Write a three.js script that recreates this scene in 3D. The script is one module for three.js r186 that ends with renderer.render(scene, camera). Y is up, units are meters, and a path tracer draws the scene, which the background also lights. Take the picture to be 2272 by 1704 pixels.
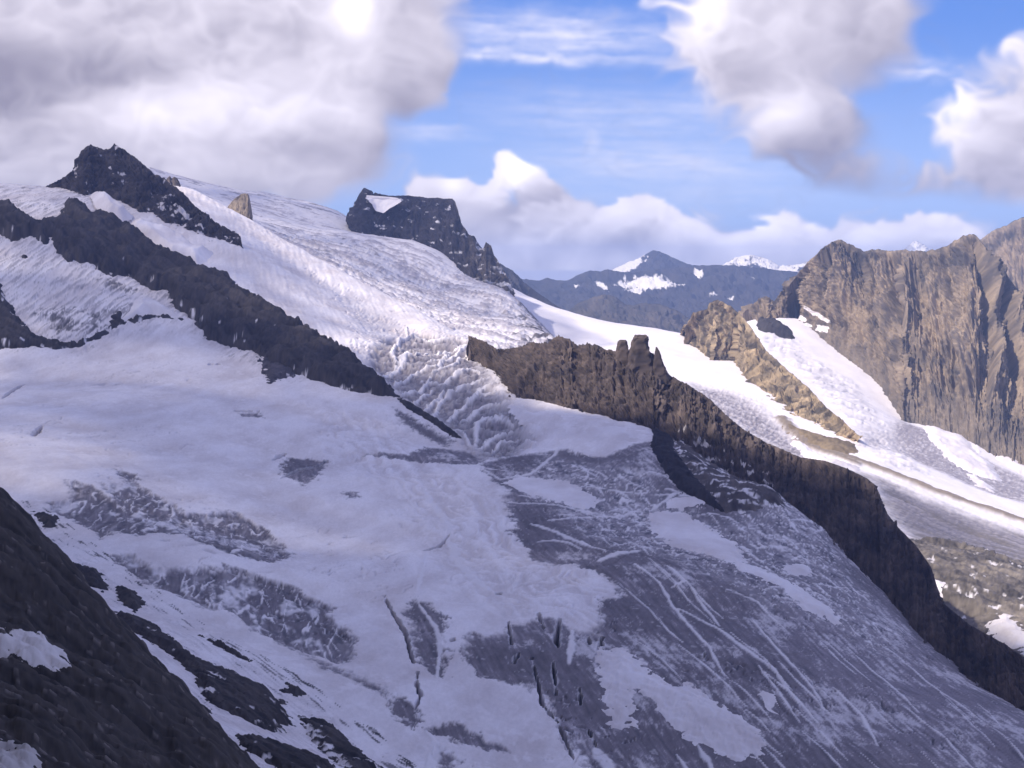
import * as THREE from 'three';
import { mergeGeometries } from 'three/addons/utils/BufferGeometryUtils.js';
import { createNoise2D, createNoise3D } from 'simplex-noise';

// ------------------------------------------------------------------ camera, sky, sun, exposure
const W = 2272, H = 1704, F = 2971, HORIZON = 600;                 // survey photograph: size, focal length and horizon row in pixels
const PITCH = Math.atan((H / 2 - HORIZON) / F);
const scene = new THREE.Scene();
const camera = new THREE.PerspectiveCamera(2 * Math.atan(H / 2 / F) * 180 / Math.PI, 4 / 3, 1, 90000);
camera.position.set(0, 0, 0);                                       // heights are metres above the viewpoint
camera.rotation.set(-PITCH, 0, 0);
const renderer = new THREE.WebGLRenderer({ antialias: true });
renderer.toneMapping = THREE.LinearToneMapping;
renderer.toneMappingExposure = 1.3;
renderer.shadowMap.enabled = true;

const SUN = new THREE.Vector3(-0.60, 0.72, 0.34).normalize();       // from the left, a little behind
const sun = new THREE.DirectionalLight(new THREE.Color().setRGB(1, 0.92, 0.80), 4.6);
sun.position.copy(SUN).multiplyScalar(6000);
sun.target.position.set(0, 0, 0);
sun.castShadow = true;
sun.shadow.radius = 2;
Object.assign(sun.shadow.camera, { left: -4000, right: 4000, top: 4000, bottom: -4000, near: 10, far: 14000 });
scene.add(sun, sun.target);
scene.fog = new THREE.FogExp2(new THREE.Color().setRGB(0.42, 0.56, 1), 0.00009);

// ------------------------------------------------------------------ noise
function rng(seed) { return () => { seed = (seed + 0x6d2b79f5) | 0; let t = Math.imul(seed ^ (seed >>> 15), 1 | seed); t = (t + Math.imul(t ^ (t >>> 7), 61 | t)) ^ t; return ((t ^ (t >>> 14)) >>> 0) / 4294967296; }; }
const n2 = createNoise2D(rng(11)), n3 = createNoise3D(rng(23));
const { clamp, lerp, smoothstep } = THREE.MathUtils;
const ss = (a, b, x) => smoothstep(x, a, b);
function fbm(x, y, oct = 4, g = 0.5) { let s = 0, a = 1, t = 0; for (let i = 0; i < oct; i++) { s += a * n2(x + i * 17.3, y - i * 9.1); t += a; a *= g; x *= 2.03; y *= 2.03; } return s / t; }
function fbm3(x, y, z, oct = 4, g = 0.5) { let s = 0, a = 1, t = 0; for (let i = 0; i < oct; i++) { s += a * n3(x + i * 13.7, y, z - i * 5.3); t += a; a *= g; x *= 2.03; y *= 2.03; z *= 2.03; } return s / t; }
function ridged3(x, y, z, oct = 4, g = 0.5) { let s = 0, a = 1, t = 0; for (let i = 0; i < oct; i++) { s += a * (1 - 2 * Math.abs(n3(x + i * 7.7, y, z + i * 3.1))); t += a; a *= g; x *= 2.1; y *= 2.1; z *= 2.1; } return s / t; }

// ------------------------------------------------------------------ sky with clouds (by direction)
{
  const SW = 4096, SH = 2048, data = new Float32Array(SW * SH * 4);
  // cloud masses: bearing and height in the survey's pixels (one radian = F), half width, half height, weight, brightness
  const masses = [
    [-600, 100, 900, 520, 1.4, 0.5], [100, 60, 560, 330, 1.3, 0.50], [600, 110, 330, 250, 1.2, 0.58], [850, 60, 170, 180, 1.0, 0.52], [890, 190, 100, 70, 0.75, 0.52], [430, 350, 420, 120, 1.15, 0.54], [100, 380, 380, 130, 1.0, 0.48], [700, 330, 150, 90, 0.85, 0.46], [690, 410, 70, 50, 0.6, 0.55],
    [1640, -10, 180, 170, 1.15, 0.60], [1790, 20, 200, 130, 1.1, 0.50], [1720, 200, 150, 130, 1.05, 0.54], [1810, 330, 130, 90, 0.8, 0.36], [1900, 110, 90, 90, 0.8, 0.46], [1950, 410, 130, 40, 0.45, 0.38], [1560, 130, 90, 90, 0.75, 0.5],
    [2260, 300, 170, 150, 1.1, 0.56], [2110, 300, 80, 80, 0.8, 0.58], [2190, 410, 180, 50, 0.75, 0.40], [2290, 190, 90, 70, 0.8, 0.6],
    [1130, 560, 270, 110, 1.25, 0.46], [1400, 550, 230, 75, 1.2, 0.46], [1620, 575, 190, 55, 1.1, 0.5], [1790, 560, 150, 55, 1.0, 0.5], [1980, 545, 170, 60, 1.05, 0.48],
    [30, 400, 80, 25, 0.6, 0.8], [2560, 60, 260, 160, 1, 0.5], [2700, 420, 300, 130, 1, 0.5], [-300, 440, 300, 90, 0.8, 0.5],
  ];
  // the low cumulus bank: puffs along its upper edge, greyer cloud below
  const crest = [900, 420, 950, 408, 1000, 396, 1050, 420, 1105, 372, 1150, 348, 1195, 372, 1235, 425, 1290, 480, 1345, 448, 1420, 438, 1480, 468, 1550, 500, 1620, 535, 1660, 520, 1690, 488, 1740, 476, 1795, 505, 1840, 545, 1900, 500, 1965, 478, 2040, 470, 2080, 505, 2140, 545];
  const q = rng(77), topV = (u) => { let i = 0; while (i < crest.length - 4 && crest[i + 2] < u) i += 2; return lerp(crest[i + 1], crest[i + 3], clamp((u - crest[i]) / (crest[i + 2] - crest[i]), 0, 1)); };
  for (let u = 905; u < 2140; u += 15) { const t = topV(u), sz = 18 + q() * 22; masses.push([u + q() * 14, t + sz * (0.85 + q() * 0.5), sz * 1.15, sz, 0.8 + q() * 0.25, 0.54 + q() * 0.22]); }
  for (let i = 0; i < 130; i++) { const u = 900 + q() * 1230, t = topV(u); masses.push([u, t + 35 + q() * Math.max(20, 600 - t), 34 + q() * 44, 20 + q() * 24, 0.55 + q() * 0.35, 0.40 + q() * 0.26]); }
  const glints = [[560, 260, 280, 80, 0.2], [800, 40, 45, 75, 0.5], [330, 270, 170, 60, 0.16], [1150, 385, 44, 36, 0.42], [1560, 60, 70, 80, 0.2], [1720, 270, 80, 50, 0.22], [2085, 275, 45, 55, 0.24], [1005, 415, 30, 30, 0.2], [30, 215, 190, 110, -0.26], [290, 185, 140, 60, -0.17], [60, 70, 200, 60, 0.08], [890, 250, 70, 90, -0.2], [700, 330, 160, 40, -0.14], [480, 390, 200, 40, 0.08], [1760, 390, 150, 70, -0.12], [1640, 190, 80, 60, -0.12], [1880, 120, 60, 120, -0.1], [2180, 400, 120, 40, -0.1], [1200, 470, 90, 40, -0.14], [1330, 540, 150, 30, -0.1]];
  const streaks = [[1230, 90, 250, 44, 0.95], [1180, 138, 320, 16, 1.0], [1400, 100, 140, 16, 0.7], [1990, 190, 80, 13, 0.85], [1950, 165, 90, 10, 0.6], [1320, 330, 38, 55, 0.65], [1460, 370, 260, 50, 0.7], [1380, 270, 300, 60, 0.45], [1560, 250, 160, 30, 0.5], [960, 300, 110, 20, 0.5], [2130, 22, 190, 18, 0.34], [1500, 425, 300, 46, 0.35], [1280, 230, 200, 26, 0.3]];
  const bill = (x, y, z) => { let v = 0, a = 1, t = 0; for (let o = 0; o < 4; o++) { v += a * (o < 2 ? 1 - 2.6 * Math.abs(n3(x, y + o * 9, z)) : n3(x, y + o * 9, z)); t += a; a *= 0.5; x *= 2.1; y *= 2.1; z *= 2.1; } return v / t; };
  function inFrame(U, V) {                                          // [density, brightness] of the clouds of the picture's quarter
    const x = U / 170, y = V / 125, w1 = n3(x * 0.7, y * 0.7, 5) * 0.6 + n3(x * 1.7, y * 1.7, 8) * 0.4, w2 = n3(x * 0.7, y * 0.7, 15) * 0.6 + n3(x * 1.7, y * 1.7, 18) * 0.4, f = bill(x * 1.1 + w1 * 0.4, y * 1.1 + w2 * 0.4, 2.5);
    const sm = V > 400 ? 0.35 : 1, Uw = U + w1 * 42 * sm + f * 20, Vw = V + w2 * 30 * sm + f * 13; let d = 0, lum = 0, wt = 1e-4;
    for (const [cu, cv, ru, rv, wgt, br] of masses) { const p = (Uw - cu) / ru, s = (Vw - cv) / rv, q2 = p * p + s * s; if (q2 < 1.7) { const v = wgt * (1 - q2 / 1.7) ** 1.1; d = d + v - d * v * 0.5; lum += v * v * br; wt += v * v; } }
    return [d + f * 0.24 - 0.2, lum / wt + w2 * 0.10, f, w1];
  }
  let low = [0, 0, 0], nl = 0;
  for (let j = SH / 2 - 4; j < SH; j++) {
    const el = ((j + 0.5) / SH - 0.5) * Math.PI, V = HORIZON - el * F;
    for (let i = 0; i < SW; i++) {
      // three.js: u = atan2(z, x) / 2 pi + 0.5; bearing 0 is straight ahead (-z), positive to the right (+x)
      const th = ((i + 0.5) / SW - 0.5) * 2 * Math.PI, az = Math.atan2(Math.cos(th), -Math.sin(th)), U = W / 2 + az * F;
      const e = Math.max(el, 0), ca = Math.cos(el), X = Math.cos(az) * ca, Z = Math.sin(az) * ca, Y = Math.sin(el);
      const k = ss(0, 0.2, e), kk = ss(0.1, 1.2, e);
      let r = lerp(lerp(0.42, 0.125, k), 0.08, kk), g = lerp(lerp(0.57, 0.265, k), 0.17, kk), b = lerp(lerp(0.93, 0.71, k), 0.52, kk);
      const inX = Math.max(0, Math.abs(az) - 0.42), inY = Math.max(0, el - 0.24), far = ss(0.0, 0.3, Math.hypot(inX, inY));
      let den = 0, l = 0.5, ci = 0;
      if (far < 1) {
        const [d, lum, f, w1] = inFrame(U, V), lift = d - inFrame(U - 16, V - 15)[0], lift2 = d - inFrame(U - 45, V - 42)[0]; let gl = 0;
        for (const [cu, cv, ru, rv, a] of glints) { const p = (U - cu) / ru, s = (V - cv) / rv, q2 = p * p + s * s; if (q2 < 4) gl += a * Math.exp(-q2 * 1.3); }
        const str = 0.66 + 0.6 * fbm(U / 260, V / 26 - U / 700, 5, 0.65);
        for (const [cu, cv, ru, rv, a] of streaks) { const p = (U - cu + w1 * 30) / ru, s = (V - cv - (U - cu) * 0.05 + f * 9) / rv, q2 = p * p + s * s; if (q2 < 6) ci = Math.max(ci, a * Math.exp(-q2) * clamp(str, 0, 1.25)); }
        den = d * (1 - far); l = lum + 0.06 + gl * 1.1 + clamp(lift * 0.1, -0.03, 0.06) + clamp(lift2 * 0.14, -0.07, 0.1) + f * 0.03;
      }
      // beyond the frame: the same broken cumulus going on round the sky
      if (far > 0) { const fo = fbm3(X * 3.2 + 3, Y * 5.5, Z * 3.2, 5, 0.55), f = fbm3(X * 22, Y * 28, Z * 22, 4, 0.55); den += far * (fo * 1.5 + 0.24 + f * 0.3); l = lerp(l, 0.60 + f * 0.12 + fo * 0.1, far); }
      const alpha = clamp(ss(-0.16, 0.70, den), 0, 1), cr = clamp(ci * (1 - alpha), 0, 0.92);
      r = lerp(r, 0.80, cr); g = lerp(g, 0.78, cr); b = lerp(b, 0.93, cr);
      l = clamp(l, 0.30, 1.15) * (1 + 0.6 * (1 - ss(0.004, 0.06, e))); r = lerp(r, l * 1.01, alpha); g = lerp(g, l * 0.955, alpha); b = lerp(b, l + 0.09, alpha);
      const o = (j * SW + i) * 4;
      data[o] = r; data[o + 1] = g; data[o + 2] = b; data[o + 3] = 1;
      if (el > 0 && el < 0.02) { low[0] += r; low[1] += g; low[2] += b; nl++; }
    }
  }
  low = low.map((v) => v / nl);
  for (let j = 0; j < SH / 2 - 4; j++) for (let i = 0; i < SW; i++) { const o = (j * SW + i) * 4; data[o] = low[0]; data[o + 1] = low[1]; data[o + 2] = low[2]; data[o + 3] = 1; }
  const t = new THREE.DataTexture(data, SW, SH, THREE.RGBAFormat, THREE.FloatType);
  t.mapping = THREE.EquirectangularReflectionMapping; t.magFilter = THREE.LinearFilter; t.minFilter = THREE.LinearFilter; t.needsUpdate = true;
  scene.background = t; scene.environment = t;
}

// ------------------------------------------------------------------ survey: a sighting and a range give a point of the land
const CP = Math.cos(PITCH), SP = Math.sin(PITCH);
function ray(u, v) { const x = (u - W / 2) / F, y = (H / 2 - v) / F; const Y = y * CP - SP, Z = -CP - y * SP, h = Math.hypot(x, Z); return [x / h, Y / h, Z / h]; }
function at(u, v, d) { const r = ray(u, v); return [r[0] * d, r[1] * d, r[2] * d]; }
const chunk = (a, n) => { const o = []; for (let i = 0; i < a.length; i += n) o.push(a.slice(i, i + n)); return o; };

// thin-plate surface y(x, z) through survey points, kept on a 12 m lattice
class Land {
  constructor(points, lam = 0.002) {
    const S = 1000, P = points.map(([x, y, z]) => [x / S, z / S, y]), n = P.length, N = n + 3;
    const A = Array.from({ length: N }, () => new Float64Array(N + 1));
    const U = (r2) => (r2 > 1e-12 ? 0.5 * r2 * Math.log(r2) : 0);
    for (let i = 0; i < n; i++) {
      for (let j = 0; j < n; j++) A[i][j] = U((P[i][0] - P[j][0]) ** 2 + (P[i][1] - P[j][1]) ** 2);
      A[i][i] += lam; A[i][n] = A[n][i] = 1; A[i][n + 1] = A[n + 1][i] = P[i][0]; A[i][n + 2] = A[n + 2][i] = P[i][1]; A[i][N] = P[i][2];
    }
    for (let c = 0; c < N; c++) {
      let p = c; for (let r = c + 1; r < N; r++) if (Math.abs(A[r][c]) > Math.abs(A[p][c])) p = r;
      [A[c], A[p]] = [A[p], A[c]];
      for (let r = c + 1; r < N; r++) { const k = A[r][c] / A[c][c]; if (k) for (let q = c; q <= N; q++) A[r][q] -= k * A[c][q]; }
    }
    const w = new Float64Array(N);
    for (let r = N - 1; r >= 0; r--) { let s = A[r][N]; for (let q = r + 1; q < N; q++) s -= A[r][q] * w[q]; w[r] = s / A[r][r]; }
    const xs = points.map((p) => p[0]), zs = points.map((p) => p[2]), st = this.st = 12;
    this.x0 = Math.min(...xs) - 400; this.z0 = Math.min(...zs) - 400;
    this.nx = Math.ceil((Math.max(...xs) + 400 - this.x0) / st) + 4; this.nz = Math.ceil((Math.max(...zs) + 400 - this.z0) / st) + 4;
    this.g = new Float32Array(this.nx * this.nz);
    for (let j = 0; j < this.nz; j++) for (let i = 0; i < this.nx; i++) {
      const x = (this.x0 + i * st) / S, z = (this.z0 + j * st) / S; let s = w[n] + w[n + 1] * x + w[n + 2] * z;
      for (let q = 0; q < n; q++) s += w[q] * U((x - P[q][0]) ** 2 + (z - P[q][1]) ** 2);
      this.g[j * this.nx + i] = s;
    }
  }
  y(x, z) {
    const fx = clamp((x - this.x0) / this.st, 1, this.nx - 3.001), fz = clamp((z - this.z0) / this.st, 1, this.nz - 3.001), i = Math.floor(fx), j = Math.floor(fz), u = fx - i, v = fz - j;
    const cr = (a, b, c, d, t) => b + 0.5 * t * (c - a + t * (2 * a - 5 * b + 4 * c - d + t * (3 * (b - c) + d - a)));
    const R = (jj) => { const o = jj * this.nx + i; return cr(this.g[o - 1], this.g[o], this.g[o + 1], this.g[o + 2], u); };
    return cr(R(j - 1), R(j), R(j + 1), R(j + 2), v);
  }
  sight(u, v, r0, r1) {                                              // first ground met along a sighting
    const r = ray(u, v); let last = r0;
    for (let d = r0; d < r1; d += 6) { if (r[1] * d < this.y(r[0] * d, r[2] * d)) { let a = last, b = d; for (let k = 0; k < 12; k++) { const m = (a + b) / 2; if (r[1] * m < this.y(r[0] * m, r[2] * m)) b = m; else a = m; } return [r[0] * b, r[2] * b]; } last = d; }
    return [r[0] * r1, r[2] * r1];
  }
}

// plan outlines: signed distance in metres, positive inside
class Outline {
  constructor(pts) {
    this.p = pts; const xs = pts.map((q) => q[0]), zs = pts.map((q) => q[1]);
    this.b = [Math.min(...xs), Math.max(...xs), Math.min(...zs), Math.max(...zs)];
  }
  d(x, z, reach = 40) {
    const [a, b, c, e] = this.b; if (x < a - reach || x > b + reach || z < c - reach || z > e + reach) return -reach;
    let m = 1e12, inside = false; const p = this.p;
    for (let i = 0, j = p.length - 1; i < p.length; j = i++) {
      const [x1, z1] = p[i], [x2, z2] = p[j], dx = x2 - x1, dz = z2 - z1, t = clamp(((x - x1) * dx + (z - z1) * dz) / (dx * dx + dz * dz + 1e-9), 0, 1);
      const q = (x - x1 - t * dx) ** 2 + (z - z1 - t * dz) ** 2; if (q < m) m = q;
      if ((z1 > z) !== (z2 > z) && x < (dx * (z - z1)) / dz + x1) inside = !inside;
    }
    return inside ? Math.sqrt(m) : -Math.min(Math.sqrt(m), reach);
  }
}
class Track {                                                        // an open line with a width: distance from it and place along it
  constructor(pts, w) { this.p = pts; this.w = w; const xs = pts.map((q) => q[0]), zs = pts.map((q) => q[1]); this.b = [Math.min(...xs), Math.max(...xs), Math.min(...zs), Math.max(...zs)]; }
  d(x, z) {
    const [a, b, c, e] = this.b, R = this.w * 2 + 4; if (x < a - R || x > b + R || z < c - R || z > e + R) return null;
    let m = 1e12, at = 0; const p = this.p, n = p.length - 1;
    for (let i = 0; i < n; i++) { const [x1, z1] = p[i], dx = p[i + 1][0] - x1, dz = p[i + 1][1] - z1, t = clamp(((x - x1) * dx + (z - z1) * dz) / (dx * dx + dz * dz + 1e-9), 0, 1), q = (x - x1 - t * dx) ** 2 + (z - z1 - t * dz) ** 2; if (q < m) { m = q; at = (i + t) / n; } }
    return [Math.sqrt(m), at];
  }
}

// ------------------------------------------------------------------ builders
const rough = (r = 0.95, spec = 1) => new THREE.MeshPhysicalMaterial({ vertexColors: true, roughness: r, metalness: 0, specularIntensity: spec });
const M = { snow: rough(0.85, 0.5), rock: rough(1, 0.15), ice: rough(0.6) };
const used = {};
function numbered(name) { used[name] = (used[name] ?? -1) + 1; return used[name] ? name + '_' + String(used[name]).padStart(3, '0') : name; }
function tag(o, label, category, group, kind) { if (label) o.userData.label = label; if (category) o.userData.category = category; if (group) o.userData.group = group; if (kind) o.userData.kind = kind; return o; }
function mesh(name, geo, mat, parent = scene) { const m = new THREE.Mesh(geo, mat); m.name = parent === scene ? numbered(name) : name; m.castShadow = m.receiveShadow = true; parent.add(m); return m; }
function gridIndex(nu, nv, keep) { const ix = []; for (let j = 0; j < nv - 1; j++) for (let i = 0; i < nu - 1; i++) { const a = j * nu + i, b = a + 1, c = a + nu, d = c + 1; if (!keep || keep(a, b, c, d)) ix.push(a, b, d, a, d, c); } return ix; }
function compact(pos, nor, col, ix) {
  const map = new Int32Array(pos.length / 3).fill(-1); let n = 0; const id = new Uint32Array(ix.length);
  for (let k = 0; k < ix.length; k++) { const v = ix[k]; if (map[v] < 0) map[v] = n++; id[k] = map[v]; }
  const P = new Float32Array(n * 3), N = new Float32Array(n * 3), C = new Float32Array(n * 3);
  for (let v = 0; v < map.length; v++) if (map[v] >= 0) for (let q = 0; q < 3; q++) { P[map[v] * 3 + q] = pos[v * 3 + q]; N[map[v] * 3 + q] = nor[v * 3 + q]; C[map[v] * 3 + q] = col[v * 3 + q]; }
  const g = new THREE.BufferGeometry();
  g.setAttribute('position', new THREE.BufferAttribute(P, 3)); g.setAttribute('normal', new THREE.BufferAttribute(N, 3)); g.setAttribute('color', new THREE.BufferAttribute(C, 3)); g.setIndex(new THREE.BufferAttribute(id, 1));
  return g;
}
// a sheet of ground: sectors of bearing (degrees) and range, finer close by; shape(x, z) -> [y, r, g, b, class]; class < 0 leaves a gap
function sheet(a0, a1, r0, r1, nu, nv, shape, classes = 1) {
  const pos = new Float32Array(nu * nv * 3), col = new Float32Array(nu * nv * 3), cl = new Int8Array(nu * nv);
  for (let j = 0; j < nv; j++) {
    const r = r0 * (r1 / r0) ** (j / (nv - 1));
    for (let i = 0; i < nu; i++) {
      const a = (a0 + (a1 - a0) * i / (nu - 1)) * Math.PI / 180, x = Math.sin(a) * r, z = -Math.cos(a) * r, s = shape(x, z), o = (j * nu + i) * 3;
      pos[o] = x; pos[o + 1] = s[0]; pos[o + 2] = z; col[o] = s[1]; col[o + 1] = s[2]; col[o + 2] = s[3]; cl[j * nu + i] = s[4] ?? 0;
    }
  }
  const g = new THREE.BufferGeometry(); g.setAttribute('position', new THREE.BufferAttribute(pos, 3)); g.setIndex(gridIndex(nu, nv)); g.computeVertexNormals();
  const nor = g.attributes.normal.array, out = [];
  for (let k = 0; k < classes; k++) out.push(compact(pos, nor, col, gridIndex(nu, nv, (a, b, c, d) => (k === 0 && classes === 1 ? Math.max(cl[a], cl[b], cl[c], cl[d]) >= 0 : cl[a] === k))));
  return out;
}
// a body of rock or snow lying on ground: range and bearing limits come from its outline
function drape(name, land, outline, { rise = 6, gain = 0.8, step = 0.5, rag = 6, ragScale = 0.05, relief = 1, reliefScale = 0.06, tint, mat = M.rock, hide = 6, base = (x, z) => land.y(x, z), parent = scene }) {
  const pts = outline.p, az = pts.map((p) => Math.atan2(p[0], -p[1])), rr = pts.map((p) => Math.hypot(p[0], p[1]));
  const m = 12, rmin = Math.min(...rr) - m, rmax = Math.max(...rr) + m, pad = m / rmin, a0 = Math.min(...az) - pad, a1 = Math.max(...az) + pad;
  const nu = clamp(Math.round((a1 - a0) / 0.00075 * step * 2), 8, 900), nv = clamp(Math.round(Math.log(rmax / rmin) / 0.0021 * step * 2), 8, 700);
  const D = 180 / Math.PI;
  const [g] = sheet(a0 * D, a1 * D, rmin, rmax, nu, nv, (x, z) => {
    const w = fbm(x * ragScale, z * ragScale, 4, 0.6) * rag, d = outline.d(x, z, 14) + w;
    const lift = Math.min(d * gain, rise + fbm(x * 0.02, z * 0.02, 2) * rise * 0.4), rel = d > 0 ? relief * ss(0, 6, d) * fbm(x * reliefScale + 9, z * reliefScale, 5, 0.6) : 0;
    const c = tint(x, z, d);
    return [base(x, z) + lift + rel - 0.15, c[0], c[1], c[2], d > -hide ? 0 : -1];
  });
  return mesh(name, g, mat, parent);
}
// a face built between lines of survey points (rows, each a polyline); shape(p, s, t) -> { n: metres outwards, c: colour }
function poly(row, s) { const L = [0]; for (let i = 1; i < row.length; i++) L.push(L[i - 1] + Math.hypot(row[i][0] - row[i - 1][0], row[i][1] - row[i - 1][1], row[i][2] - row[i - 1][2]) + 1e-6); const q = s * L[L.length - 1]; let i = 1; while (i < row.length - 1 && L[i] < q) i++; const t = clamp((q - L[i - 1]) / (L[i] - L[i - 1]), 0, 1); return [0, 1, 2].map((k) => lerp(row[i - 1][k], row[i][k], t)); }
function loft(rows, nu, nvs, shape) {
  const sampled = rows.map((r) => Array.from({ length: nu }, (_, i) => poly(r, i / (nu - 1)))), nv = nvs.reduce((a, b) => a + b, 0) + 1;
  const pos = new Float32Array(nu * nv * 3), T = new Float32Array(nv), col = new Float32Array(nu * nv * 3); let j = 0;
  for (let k = 0; k < rows.length - 1; k++) for (let q = 0; q < nvs[k] + (k === rows.length - 2 ? 1 : 0); q++, j++) {
    const t = q / nvs[k]; T[j] = k + t;
    for (let i = 0; i < nu; i++) for (let c = 0; c < 3; c++) pos[(j * nu + i) * 3 + c] = lerp(sampled[k][i][c], sampled[k + 1][i][c], t);
  }
  const g = new THREE.BufferGeometry(); g.setAttribute('position', new THREE.BufferAttribute(pos, 3)); g.setIndex(gridIndex(nu, nv)); g.computeVertexNormals();
  const N = Float32Array.from(g.attributes.normal.array), out = new Float32Array(pos.length);
  for (let q = 0; q < nv; q++) for (let i = 0; i < nu; i++) {
    const o = (q * nu + i) * 3, r = shape(pos[o], pos[o + 1], pos[o + 2], i / (nu - 1), T[q]);
    for (let c = 0; c < 3; c++) { out[o + c] = pos[o + c] + N[o + c] * r.n; col[o + c] = r.c[c]; }
    if (r.up) out[o + 1] += r.up;
  }
  g.setAttribute('position', new THREE.BufferAttribute(out, 3)); g.setAttribute('color', new THREE.BufferAttribute(col, 3)); g.computeVertexNormals();
  return g;
}
const line = (flat, d0, d1) => chunk(flat, 2).map(([u, v], i, a) => at(u, v, typeof d0 === 'number' ? lerp(d0, d1 ?? d0, a.length > 1 ? i / (a.length - 1) : 0) : d0(u)));
const line3 = (flat) => chunk(flat, 3).map(([u, v, d]) => at(u, v, d));
const pushed = (row, away, down) => row.map(([x, y, z]) => { const r = Math.hypot(x, z); return [x * (1 + away / r), y - down, z * (1 + away / r)]; });
const mix3 = (a, b, t) => [lerp(a[0], b[0], t), lerp(a[1], b[1], t), lerp(a[2], b[2], t)];
const mul = (a, k) => [a[0] * k, a[1] * k, a[2] * k];

// ------------------------------------------------------------------ survey points of the land
const bearing = (u, d, y) => { const r = ray(u, HORIZON); return [r[0] * d, y, r[2] * d]; };
const survey = (flat) => line3(flat);
// A: the near basin, its headwall, the icefall and the snow crest above it
const A = new Land([...survey([
  -250, 1250, 860, 0, 1140, 1000, 0, 1020, 1130, 0, 900, 1420, 0, 790, 1680, 0, 700, 1800, 0, 640, 1870, 0, 540, 2000, 0, 470, 2120, 0, 406, 2350,
  -250, 820, 1640, -250, 620, 1880, -250, 430, 2300, 130, 1220, 900, 244, 1354, 760, 359, 1484, 640, 520, 1637, 540, 571, 1700, 510,
  200, 1100, 1050, 400, 1200, 950, 500, 1400, 800, 640, 1560, 690, 800, 1700, 640, 300, 900, 1450, 300, 790, 1720, 300, 720, 1810, 150, 600, 1930, 150, 520, 2040, 110, 420, 2330, 290, 600, 1990,
  600, 860, 1610, 600, 1000, 1370, 620, 1200, 1060, 700, 1350, 890, 860, 900, 1590, 860, 1010, 1400, 860, 1300, 960, 860, 1500, 770, 1000, 1620, 710,
  660, 830, 1690, 760, 870, 1640, 860, 882, 1625, 1000, 962, 1520, 500, 765, 1800, 400, 702, 1860,
  457, 604, 2020, 526, 642, 1960, 615, 690, 1880, 749, 783, 1760, 843, 846, 1680,
  440, 552, 2120, 560, 600, 2080, 700, 700, 1960, 850, 800, 1790, 950, 850, 1720, 1000, 900, 1620, 1060, 1000, 1440, 1100, 950, 1540, 1090, 830, 1760, 1060, 790, 1870,
  400, 408, 2500, 480, 450, 2500, 560, 492, 2480, 640, 535, 2450, 700, 572, 2430, 780, 612, 2400, 850, 648, 2370, 930, 690, 2300, 1000, 728, 2200, 1050, 752, 2050,
  560, 545, 2260, 700, 630, 2230, 850, 715, 2120, 960, 780, 1960, 300, 450, 2260, 400, 440, 2400, 530, 545, 2140,
  1136, 1100, 1260, 1136, 1300, 1000, 1136, 1500, 800, 1136, 1704, 670, 1300, 1000, 1440, 1450, 1000, 1400, 1500, 1150, 1230, 1500, 1300, 1010, 1500, 1500, 830, 1500, 1704, 710,
  1715, 1089, 1330, 1794, 1160, 1290, 1865, 1227, 1250, 1924, 1286, 1220, 1979, 1365, 1170, 2050, 1428, 1120, 2109, 1483, 1080, 2149, 1523, 1050, 2272, 1578, 1010, 2420, 1640, 980,
  1750, 1300, 1080, 1750, 1500, 890, 1750, 1704, 750, 2000, 1500, 980, 2000, 1704, 790, 2272, 1704, 870, 2420, 1760, 850,
  1142, 891, 1590, 1221, 904, 1580, 1304, 921, 1560, 1365, 932, 1540, 1420, 939, 1520, 1451, 963, 1490, 1600, 1060, 1380,
  571, 1820, 440, 1136, 1850, 560, 2000, 1850, 680, 2420, 1900, 740]),
  bearing(400, 2750, 120), bearing(560, 2720, 50), bearing(700, 2680, -20), bearing(850, 2620, -90), bearing(1000, 2420, -150), bearing(0, 2600, 110), bearing(-250, 2600, 90), bearing(200, 2600, 110),
  bearing(1200, 1900, -200), bearing(1450, 1750, -260), bearing(1800, 1550, -330), bearing(2272, 1280, -400)]);
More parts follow.
